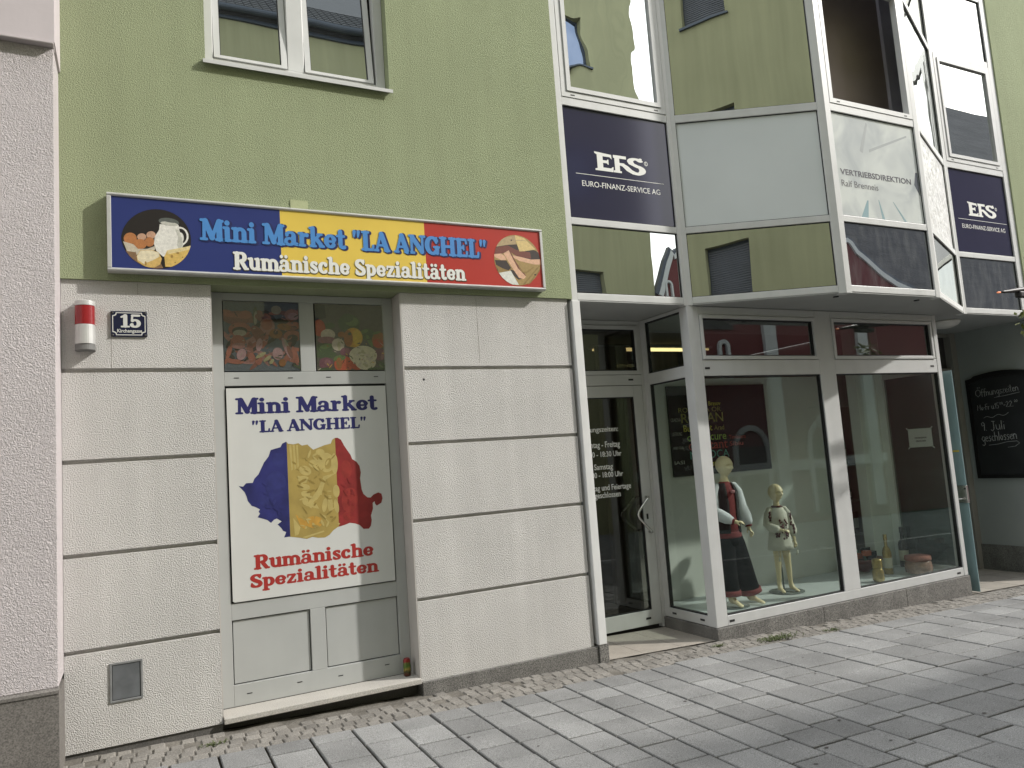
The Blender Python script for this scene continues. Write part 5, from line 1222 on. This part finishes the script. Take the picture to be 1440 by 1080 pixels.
# ------------------------------------------------------------------ small fittings on the cream wall
al = empty('alarm_siren', (.14, 0, 2.7), 'silver and red cylindrical alarm siren on the cream wall', 'alarm')
def half(m, z0, z1, r=.0585, y0=0.0, dep=.105, mi=0, ztop=None):
    n = 14; pr = [(.141-r, y0)]+[(.141+r*math.cos(math.pi+math.pi*k/n), -dep+r*.85+r*.85*math.sin(math.pi+math.pi*k/n)) for k in range(n+1)]+[(.141+r, y0)]
    b = len(pr)
    v = [(x, y, z0) for x, y in pr]+[(x, y, z1+(0 if ztop is None else ztop*(-y/dep))) for x, y in pr]
    f = [tuple(range(b-1, -1, -1)), tuple(range(b, 2*b))]+[(i, (i+1) % b, b+(i+1) % b, b+i) for i in range(b)]
    m.add(v, f, mi)
mb = MB(); half(mb, 2.575, 2.704); mb.build('housing', M_alu, al, bevel=.002)
mb = MB(); half(mb, 2.831, 2.862); mb.build('top_cap', M_alu, al, bevel=.002)
mb = MB(); half(mb, 2.705, 2.830, .0575, 0, .104); mb.build('red_lens', mat('red_lens', (.26, .012, .016), .25, spec=.6, var=.08, vscale=30), al)
mb = MB(); half(mb, 2.538, 2.574, .0585, 0, .10); mb.build('grille', mat('grille_grey', (.16, .16, .155), .5), al)
pl = empty('house_number', (.4, -.01, 2.72), 'small dark blue enamel house number plate reading 15', 'number plate')
PN_ = FRONT(-.012)
def rr_loop(x0, x1, z0, z1, r):
    o = []
    for cx, cz, a in ((x1-r, z1-r, 0), (x0+r, z1-r, 90), (x0+r, z0+r, 180), (x1-r, z0+r, 270)): o += [(cx+r*math.cos(math.radians(a+k*15)), cz+r*math.sin(math.radians(a+k*15))) for k in range(7)]
    return o
def scal(x0, x1, z0, z1, r):
    o = []
    for cx, cz, a in ((x1, z1, 270), (x0, z1, 360), (x0, z0, 90), (x1, z0, 180)):
        o += [(cx+r*math.cos(math.radians(a-k*15)), cz+r*math.sin(math.radians(a-k*15))) for k in range(7)] if False else [(cx+r*math.cos(math.radians(b)), cz+r*math.sin(math.radians(b))) for b in [{270: 270, 360: 360, 90: 90, 180: 180}[a]-k*15 for k in range(7)]]
    return o
M_enam = mat('enamel_blue', (.010, .012, .042), .18, spec=.6); M_enw = mat('enamel_white', (.62, .62, .60), .25)
mb = MB(); mb.box(.290, .509, -.012, -.001, 2.638, 2.813); mb.build('plate', M_enam, pl, bevel=.002)
mb = MB()
def inset(d): return [(.290+d+.022, 2.813-d), (.509-d-.022, 2.813-d), (.509-d-.019, 2.813-d-.013), (.509-d-.012, 2.813-d-.018), (.509-d, 2.813-d-.022), (.509-d, 2.638+d+.022), (.509-d-.012, 2.638+d+.018), (.509-d-.019, 2.638+d+.013), (.509-d-.022, 2.638+d), (.290+d+.022, 2.638+d), (.290+d+.019, 2.638+d+.013), (.290+d+.012, 2.638+d+.018), (.290+d, 2.638+d+.022), (.290+d, 2.813-d-.022), (.290+d+.012, 2.813-d-.018), (.290+d+.019, 2.813-d-.013)]
art(mb, PN_, [inset(.009), inset(.0145)], .0005, 0, .0006)
fat_text(mb, PN_, '15', .345, .47, 2.702, 2.79, .0005, grow=.01)
text(mb, PN_, 'Kirchengasse', .328, .478, 2.658, 2.69, .0005, bold=.022)
mb.build('numerals', M_enw, pl)
for x in (.301, .498):
    for z in (2.649, 2.802): mb = MB(); mb.lathe((x, -.0125, z), [(.008, 0), (.008, -.003), (.0, -.005)], 10, axis='y'); mb.build('screw', mat('screw_dark', (.05, .05, .05), .4, metal=.6), pl)
M_zinc = mat('zinc_grey', (.165, .175, .185), .45, metal=.35, var=.3, vscale=9, streak=.1)
vt = empty('service_hatch', (.35, 0, .39), 'small grey metal service hatch low in the cream wall', 'hatch')
mb = MB(); ring(mb, .252, .442, .268, .514, .013, -.008, .0); mb.build('frame', mat('hatch_frame', (.20, .205, .205), .6, var=.2, vscale=20), vt, bevel=.002)
mb = MB(); mb.box(.268, .426, -.004, .0, .284, .498); mb.build('lid', M_zinc, vt, bevel=.002)
mb = MB(); ring(mb, .265, .429, .281, .501, .003, -.003, -.0005); mb.build('gap', M_gasket, vt)
cn = empty('drink_can', (2.262, .12, .038), 'slim red and green drink can left on the door sill', 'can')
mb = MB(); mb.lathe((2.262, .12, .038), [(.020, 0), (.027, .006), (.0285, .012), (.0285, .118), (.023, .128), (.0225, .132), (.021, .132), (.020, .128), (0, .127)], 24, 0)
M_can = bpy.data.materials.new('can_print'); M_can.use_nodes = True
nt = M_can.node_tree; b = nt.nodes['Principled BSDF']; b.inputs['Roughness'].default_value = .3; b.inputs['Metallic'].default_value = .3
tc = nt.nodes.new('ShaderNodeTexCoord'); sx = nt.nodes.new('ShaderNodeSeparateXYZ'); no = nt.nodes.new('ShaderNodeTexNoise'); no.inputs['Scale'].default_value = 28
ad = nt.nodes.new('ShaderNodeMath'); ad.operation = 'MULTIPLY_ADD'; ad.inputs[1].default_value = .35; rp = nt.nodes.new('ShaderNodeValToRGB')
nt.links.new(tc.outputs['Generated'], sx.inputs[0]); nt.links.new(tc.outputs['Object'], no.inputs['Vector']); nt.links.new(no.outputs['Fac'], ad.inputs[0]); nt.links.new(sx.outputs['Z'], ad.inputs[2]); nt.links.new(ad.outputs[0], rp.inputs[0])
e = rp.color_ramp.elements; e[0].position = .3; e[0].color = (.10, .03, .015, 1); e[1].position = .55; e[1].color = (.30, .22, .04, 1)
for p_, c_ in ((.42, (.03, .04, .01, 1)), (.75, (.07, .14, .02, 1)), (.92, (.10, .13, .03, 1)), (1.0, (.24, .02, .02, 1))): q = e.new(p_); q.color = c_
nt.links.new(rp.outputs[0], b.inputs['Base Color'])
mb.build('can_body', M_can, cn)
mb = MB(); mb.lathe((2.262, .12, .1655), [(.0215, .0), (.0215, .004), (.019, .004), (.018, .002), (0, .002)], 20); mb.build('rim', mat('can_rim', (.35, .05, .05), .3, metal=.5), cn)

# ------------------------------------------------------------------ company panels in the bay
M_efs = mat('company_navy', (.030, .029, .060), .12, spec=.5, var=.06, vscale=2)
def efs(k, label, a0, a1, sx0, sx1):
    """navy infill sheet with white company mark: slab E, hooked F running into S"""
    p = PN[k]; b0, b1 = PWID[k], p.L-PWID[k+1]
    c = p.O+p.u*(p.L/2)
    e = empty('company_panel', (c.x, c.y, 4.3), label, 'company sign')
    m = MB(); m.obox(p.O, p.u, p.n, b0+.002, b1-.002, -.03, -.018, 3.792, 4.863); m.build('sheet', M_efs, e)
    P = Plane((p.O.x-p.n.x*.018*-1*-1, p.O.y-p.n.y*.018, 0), (p.u.x, p.u.y, 0), (0, 0, 1))
    P.o = Vector((p.O.x-p.n.x*.018, p.O.y-p.n.y*.018, 0))
    L = MB(); w = a1-a0; z0, z1 = 4.272, 4.462; h = z1-z0
    def put(lp): art(L, P, [[(a0+x*w, z0+y*h) for x, y in q] for q in lp], .0005, 0, .0006)
    put([[(0, 1.0), (.34, .93), (.345, .70), (.30, .80), (.16, .80), (.16, .60), (.24, .60), (.255, .66), (.275, .66), (.275, .40), (.255, .40), (.24, .46), (.16, .46), (.16, .22), (.32, .22), (.35, .30), (.37, .30), (.36, .04), (.0, .04), (.0, .12), (.045, .16), (.045, .86), (.0, .92)]])
    FS = sdf_loops(stroke([(.56, .50), (.62, .42), (.70, .24), (.80, .125), (.88, .115)], .060, .075)+arc(.862, .31, .115, .195, -85, 75, .07, .062)+stroke([(.885, .49), (.75, .62)], .064, .064)+arc(.84, .735, .112, .15, 215, 30, .064, .058)+stroke([(.945, .78), (.95, .93)], .03),
        [(.40, .50, .10, .92), (.375, .645, .80, .955), (.37, .535, .045, .15), (.48, .60, .435, .575)], step=.010)
    put(FS)
    L.build('mark', M_white, e); L = MB()
    art(L, P, [ell(a1+.035, z0+h*.72, .022, .022, n=20), ell(a1+.035, z0+h*.72, .017, .017, n=20)], .0005, 0, .0006)
    text(L, P, 'R', a1+.028, a1+.043, z0+h*.64, z0+h*.80, .0005, bold=.0)
    L.build('registered_mark', M_white, e); L = MB()
    art(L, P, [[(sx0, 4.222), (sx1, 4.222), (sx1, 4.227), (sx0, 4.227)]], .0005, 0, .0006)
    L.build('rule', M_white, e); L = MB()
    text(L, P, 'EURO-FINANZ-SERVICE AG', sx0+.06, sx1-.055, 4.108, 4.162, .0005, bold=.0)
    L.build('lettering', M_white, e)
efs(0, 'navy company panel with white mark beside the green wall, leftmost facet of the bay', .395, .955, .172, 1.188)
efs(4, 'navy company panel with white mark in the far right facet of the bay', .388, .945, .165, 1.175)
p = PN[2]
vd = empty('direction_panel', (7.28, -.76, 4.3), 'pale panel with cracked ice print and dark lettering in the front facet of the bay', 'company sign')
M_ice = bpy.data.materials.new('ice_print'); M_ice.use_nodes = True; nt = M_ice.node_tree; b = nt.nodes['Principled BSDF']; b.inputs['Roughness'].default_value = .2
g = nt.nodes.new('ShaderNodeNewGeometry'); n1 = nt.nodes.new('ShaderNodeTexNoise'); n1.inputs['Scale'].default_value = 2.3; n1.inputs['Detail'].default_value = 3; n1.inputs['Distortion'].default_value = .8
r1 = nt.nodes.new('ShaderNodeValToRGB'); r1.color_ramp.elements[0].position = .3; r1.color_ramp.elements[0].color = (.44, .47, .48, 1); r1.color_ramp.elements[1].position = .62; r1.color_ramp.elements[1].color = (.66, .69, .66, 1)
nt.links.new(g.outputs['Position'], n1.inputs['Vector']); nt.links.new(n1.outputs['Fac'], r1.inputs['Fac']); nt.links.new(r1.outputs['Color'], b.inputs['Base Color'])
mb = MB(); mb.obox(p.O, p.u, p.n, PWID[2]+.002, p.L-PWID[3]-.002, -.03, -.018, 3.792, 4.863); mb.build('sheet', M_ice, vd)
PV = Plane((p.O.x-p.n.x*.018, p.O.y-p.n.y*.018, 0), (p.u.x, p.u.y, 0), (0, 0, 1))
mb = MB()
for q in ([(.37, 3.80), (.47, 3.795), (.50, 3.98), (.48, 3.98)], [(.68, 3.795), (.72, 3.795), (.66, 4.0), (.65, 4.0)], [(1.02, 3.80), (1.06, 3.795), (.88, 4.0), (.87, 4.0)]): art(mb, PV, [q], .0004, 0, .0004)
for i, q in enumerate(([(.46, 4.50), (.50, 4.48), (.62, 4.80), (.60, 4.82)], [(.60, 4.50), (1.22, 4.74), (1.22, 4.76), (.60, 4.53)], [(1.25, 4.22), (1.325, 4.10), (1.325, 4.36), (1.29, 4.36)])): art(mb, PV, [q], .0004, 1+(i > 1), .0004)
mb.build('ice_crack', [mat('ice_blue', (.30, .42, .45), .25), mat('ice_grey', (.42, .44, .44), .25), mat('ice_dark', (.12, .13, .15), .25)], vd)
mb = MB(); text(mb, PV, 'VERTRIEBSDIREKTION', .135, 1.20, 4.217, 4.278, .0010, bold=.018); mb.build('lettering', flat('letter_dark', (.03, .03, .045), .4), vd)
mb = MB(); text(mb, PV, 'Ralf Brenneis', .135, .67, 4.097, 4.163, .0010); mb.build('lettering', flat('letter_grey', (.10, .10, .105), .4), vd)

# ------------------------------------------------------------------ neighbour on the left
nb = empty('neighbour_house', (-2, 0, 0), 'pale pink rendered neighbouring house with granite base at the left edge', 'building')
mb = MB(); mb.box(-9, 0.0, -.36, .4, .50, 4.43); mb.build('lower_wall', M_pink, nb, bevel=.004)
mb = MB(); mb.box(-9, 0.012, -.405, .4, 4.445, 8.2); mb.xprism([(-.3, 4.43), (-.413, 4.43), (-.415, 4.444), (-.3, 4.444)], -9, .005); mb.build('upper_wall', M_pinks, nb, bevel=.004)
mb = MB(); mb.box(-9, 0.004, -.378, .4, -.4, .47); mb.xprism([(-.3, .47), (-.384, .47), (-.384, .487), (-.362, .499), (-.3, .499)], -9, 0.004); mb.build('granite_base', mat('neighbour_granite', (.150, .138, .126), .75, var=.12, vscale=4, grain=.5, gscale=120), nb)

# ------------------------------------------------------------------ weeds in the joints
M_weed = mat('weed_green', (.075, .095, .03), .8, var=.4, vscale=40)
def weed(x, y, n, spread, h, label):
    r_ = random.Random(int(x*100)); m = MB(); z = zg(x)-.004
    for i in range(n):
        a = r_.gauss(0, spread), r_.gauss(0, spread*.35); t = r_.uniform(0, 6.28); L = h*r_.uniform(.5, 1.2); w = .004
        b0 = Vector((x+a[0], y+a[1], z)); d = Vector((math.cos(t), math.sin(t), 0)); s_ = Vector((-d.y, d.x, 0))*w
        p1 = b0+d*L*.5+Vector((0, 0, L*.5)); p2 = b0+d*L*1.1+Vector((0, 0, L*.45))
        m.add([b0-s_*.5, b0+s_*.5, p1+s_, p1-s_, p2], [(0, 1, 2, 3), (3, 2, 4)])
    tag(m.build('weed_clump', M_weed), label, 'weeds', 'weeds in the cobble joints')
weed(5.70, -.26, 240, .10, .05, 'largest patch of weeds in the cobbles below the display window')
weed(5.10, -.17, 50, .035, .04, 'small weed clump at the corner post of the shop front')
weed(6.36, -.32, 60, .05, .035, 'low weed patch in the cobbles below the middle mullion')
weed(.84, -.24, 60, .035, .03, 'small weed clump in the cobbles left of the door sill')

# ------------------------------------------------------------------ bar with lamp at the right edge, leaves below it
M_blk = mat('black_brown', (.012, .009, .008), .5)
hb = empty('heater_arm', (9.0, -1.0, 3.04), 'dark tapering arm with a small orange glowing tip at the right edge', 'heater')
mb = MB(); mb.tube([(8.66, -1.0, 3.036), (8.72, -1.0, 3.042), (8.92, -1.0, 3.064), (9.1, -1.0, 3.085), (9.6, -1.0, 3.12)], [.006, .016, .024, .030, .034], 10); mb.build('arm', M_blk, hb)
mb = MB(); mb.box(8.965, 9.30, -1.035, -.965, 2.992, 3.055); mb.build('joint', M_blk, hb, bevel=.012)
M_tip = bpy.data.materials.new('glow_tip'); M_tip.use_nodes = True; b = M_tip.node_tree.nodes['Principled BSDF']; b.inputs['Base Color'].default_value = (.5, .15, .06, 1); b.inputs['Emission Color'].default_value = (1, .32, .12, 1); b.inputs['Emission Strength'].default_value = .3
mb = MB(); mb.tube([(8.595, -1.0, 3.030), (8.615, -1.0, 3.032), (8.655, -1.0, 3.036)], [.004, .010, .008], 10); mb.build('tip_lamp', M_tip, hb)
r_ = random.Random(9); mb = MB()
for i in range(60):
    c = Vector((9.10+abs(r_.gauss(0, .12))-.12*(i % 5 == 0), -1.0+r_.uniform(-.12, .12), 2.70+r_.uniform(-.14, .14))); t, q = r_.uniform(0, 6.28), r_.uniform(-.8, .8)
    d = Vector((math.cos(t), math.sin(t), q)).normalized(); s_ = d.cross(Vector((r_.uniform(-1, 1), r_.uniform(-1, 1), 1))).normalized(); L = r_.uniform(.03, .06)
    mb.add([c-d*L, c-s_*L*.45, c+d*L, c+s_*L*.45], [(0, 1, 2, 3)])
mb.tube([(9.2, -1.0, 3.0), (9.2, -.98, 2.8), (9.24, -1.0, 2.55)], .005, 6)
tag(mb.build('climbing_plant', mat('leaf_yellowgreen', (.13, .15, .03), .7, var=.4, vscale=30)), 'yellow-green hanging leaves at the right edge below the dark arm', 'plant')

# ------------------------------------------------------------------ the other side of the street (seen in the glass)
YO = -8.8
M_olive = mat('olive_render', (.34, .335, .20), .9, spec=.2, var=.06, vscale=1.0, streak=.12, bump=.3, bscale=60)
M_shut = mat('roller_shutter', (.10, .105, .12), .5, var=.1, vscale=3)
M_tilei = mat('roof_tile_dark', (.045, .048, .055), .55, var=.2, vscale=6)
M_gut = mat('gutter_zinc', (.07, .085, .11), .4, metal=.3)
M_owin = mirror_pane('street_window', .4, (.6, .7, .9), base=(.02, .03, .06), wave=0)
oh = empty('opposite_house', (0, YO, 0), 'olive green house across the street, seen mirrored in the bay glass', 'building')
xs_ = [-11.5, -7.0, -2.0, 2.70, 6.1, 9.48]; fl = [(4.72, 5.96), (7.75, 8.98), (11.02, 12.28)]
holes = [(x, x+.97, a, b) for x in xs_ for a, b in fl]
mb = MB(); wall_cells(mb, -18, 11.87, -2, 14.0, holes, YO, YO-.5); mb.box(11.37, 11.87, YO-9, YO-.5, -2, 13.8); mb.build('facade', M_olive, oh)
for i, (a, b, c, d) in enumerate(holes):
    w = MB(); ring(w, a, b, c, d, .06, YO-.22, YO-.16); w_ob = w.build('window', M_gut, oh)
    closed = (a == 2.70) or (a == 9.48 and c < 5)
    bot = c+.06 if a != 9.48 else c+.78
    s_ = MB()
    if closed:
        z = d-.06
        while z > bot: s_.xprism([(YO-.15, z), (YO-.135, z-.012), (YO-.135, z-.04), (YO-.15, z-.05)], a+.02, b-.02); z -= .05
        s_.build('roller_shutter', M_shut, w_ob)
    g = MB(); g.box(a+.06, b-.06, YO-.20, YO-.19, c+.06, d-.06); g.build('pane', M_owin, w_ob)
    g = MB(); g.box(a-.06, b+.06, YO-.12, YO+.06, c-.04, c); g.build('window_sill', M_gut, w_ob)
mb = MB()
for k in range(26):
    y0 = YO+.10-k*.15; z0 = 13.86+k*.20
    n = 150
    for i in range(n):
        x0 = -18+i*.2; mb.xprism([(y0, z0), (y0-.16, z0+.213), (y0-.165, z0+.25), (y0+.02, z0+.05)], x0+.012, x0+.188) if x0 > 0 and x0 < 8 and k < 9 else None
mb.xprism([(YO+.02, 13.74), (YO-4.5, 19.9), (YO-4.5, 20.0), (YO+.12, 13.86)], -18, 12.0); mb.build('roof', M_tilei, oh)
mb = MB(); mb.xprism([(YO+.19+.085*math.cos(math.radians(a)), 13.82+.10*math.sin(math.radians(a))) for a in range(180, 361, 20)]+[(YO+.275, 13.835), (YO+.105, 13.835)][::1], -18, 11.9); mb.box(-18, 11.88, YO+.003, YO+.05, 13.60, 13.70); mb.build('gutter', M_gut, oh)
M_redw = mat('red_render', (.15, .052, .052), .9, spec=.2, var=.06, vscale=1); M_trimw = mat('white_trim', (.55, .56, .55), .8, var=.05)
M_cop = mat('dark_coping', (.06, .07, .09), .5)
rh = empty('gabled_house', (15.5, YO, 0), 'dark red house with white trimmed curved gable across the street, seen mirrored', 'building')
gb = [(11.95, -2), (19.6, -2), (19.6, 5.1), (18.96, 5.46), (18.4, 5.62), (17.87, 5.90), (17.4, 6.18), (17.06, 6.38), (16.9, 6.62), (16.74, 6.72), (16.5, 6.66), (16.2, 7.1), (15.9, 7.7), (15.4, 8.2), (14.8, 8.4), (14.2, 8.2), (13.7, 7.7), (13.3, 7.0), (13.0, 6.62), (12.69, 6.58), (12.56, 6.48), (12.46, 6.59), (12.3, 6.3), (12.15, 5.9), (11.95, 5.45)]
PO = Plane((0, YO-.4, 0), (1, 0, 0), (0, 0, 1)); PO.n = Vector((0, 1, 0))
mb = MB(); art(mb, PO, [gb], .28, 0, .12); mb.build('facade', M_redw, rh)
up = gb[2:]
def off(pts, d):
    o = []
    for i, p in enumerate(pts):
        a, b = Vector(pts[max(i-1, 0)]), Vector(pts[min(i+1, len(pts)-1)]); t = (b-a).normalized(); nrm = Vector((t.y, -t.x)); o.append((p[0]+nrm.x*d, p[1]+nrm.y*d))
    return o
mb = MB(); art(mb, PO, [up+off(up, -.13)[::-1]], .40, 0, .05); 
for a, b, c, d in ((15.3, 15.74, -.3, 4.86), (18.9, 19.3, -.3, 4.86), (12.1, 12.5, -.3, 4.86)): mb.box(a, b, YO, YO+.1, c, d)
mb.box(11.95, 19.6, YO, YO+.05, .85, 1.12)
for cx, w, z0, z1, t in ((13.9, .20, 3.3, 4.33, .11), (14.5, .62, -.3, 2.1, .13), (17.2, .7, -.3, 2.2, .13), (12.28, .12, 5.2, 5.8, .05)):
    o = [(cx-w, z0)]+[(cx+w*math.cos(math.radians(a)), z1-w+w*math.sin(math.radians(a))) for a in range(180, -1, -15)]+[(cx+w, z0)]
    q = [(cx-w+t, z0)]+[(cx+(w-t)*math.cos(math.radians(a)), z1-w+(w-t)*math.sin(math.radians(a))) for a in range(180, -1, -15)]+[(cx+w-t, z0)]
    art(mb, PO, [o+q[::-1]], .40, 0, .07)
mb.build('white_trim', M_trimw, rh)
mb = MB(); art(mb, PO, [off(up, .005)+off(up, .09)[::-1]], .30, 0, .13); mb.build('coping', M_cop, rh)
mb = MB()
for cx, w, z1 in ((14.5, .48, 1.95), (17.2, .56, 2.05)): mb.box(cx-w, cx+w, YO, YO+.03, -.4, z1-.4)
mb.box(13.1, 14.3, YO, YO+.03, 4.6, 4.95); mb.build('door', M_dark, rh)
lp = empty('globe_lamp', (16.7, YO, 2.2), 'white globe wall lamp on the red house across the street', 'lamp')
mb = MB(); mb.lathe((16.7, YO+.45, 2.1), [(0, -.2), (.12, -.16), (.2, 0), (.12, .16), (0, .2)], 18); mb.build('globe', M_lampw, lp)
mb = MB(); mb.tube([(16.7, YO, 2.5), (16.7, YO+.3, 2.5), (16.7, YO+.45, 2.3)], .02, 8); mb.build('bracket', M_blk, lp)
st = empty('slate_house', (22, -10, 0), 'house with steep grey slate roof across the street, seen mirrored', 'building')
M_slate = mat('slate', (.058, .055, .056), .6, var=.35, vscale=.9, stretch=(1, 3, 9), grain=.25, gscale=26, bump=.5, bscale=7, bdist=.03)
mb = MB(); mb.add([(15.2, YO-.15, 5.0), (33, YO-.15, 5.0), (33, -10.4, 13.25), (19.6, -10.4, 13.25), (15.2, -16, 5.0), (33, -16, 5.0)], [(0, 1, 2, 3), (0, 3, 4), (3, 2, 5, 4), (1, 5, 2)])
mb.build('roof', M_slate, st)
mb = MB(); mb.box(15.2, 33, -15.9, YO-.25, -2, 5.0); mb.build('wall', M_redw, st)
mb = MB()
for x in (24, 26.3, 28.6): mb.box(x, x+1, YO-.26, YO-.22, 2.2, 3.8)
mb.build('window', M_owin, st)
mb = MB(); mb.box(-20, 33, -5.32, -5.14, -1.2, zg(8)+.02) if False else None
for i in range(30): mb.add([(-2+i, -4.32, zg(-2+i)+.003), (-1.01+i, -4.32, zg(-1.01+i)+.003), (-1.01+i, -4.20, zg(-1.01+i)+.003), (-2+i, -4.20, zg(-2+i)+.003)], [(0, 1, 2, 3)])
mb.build('gutter_strip', mat('pale_strip', (.8, .79, .76), .7, var=.1), kind='structure')
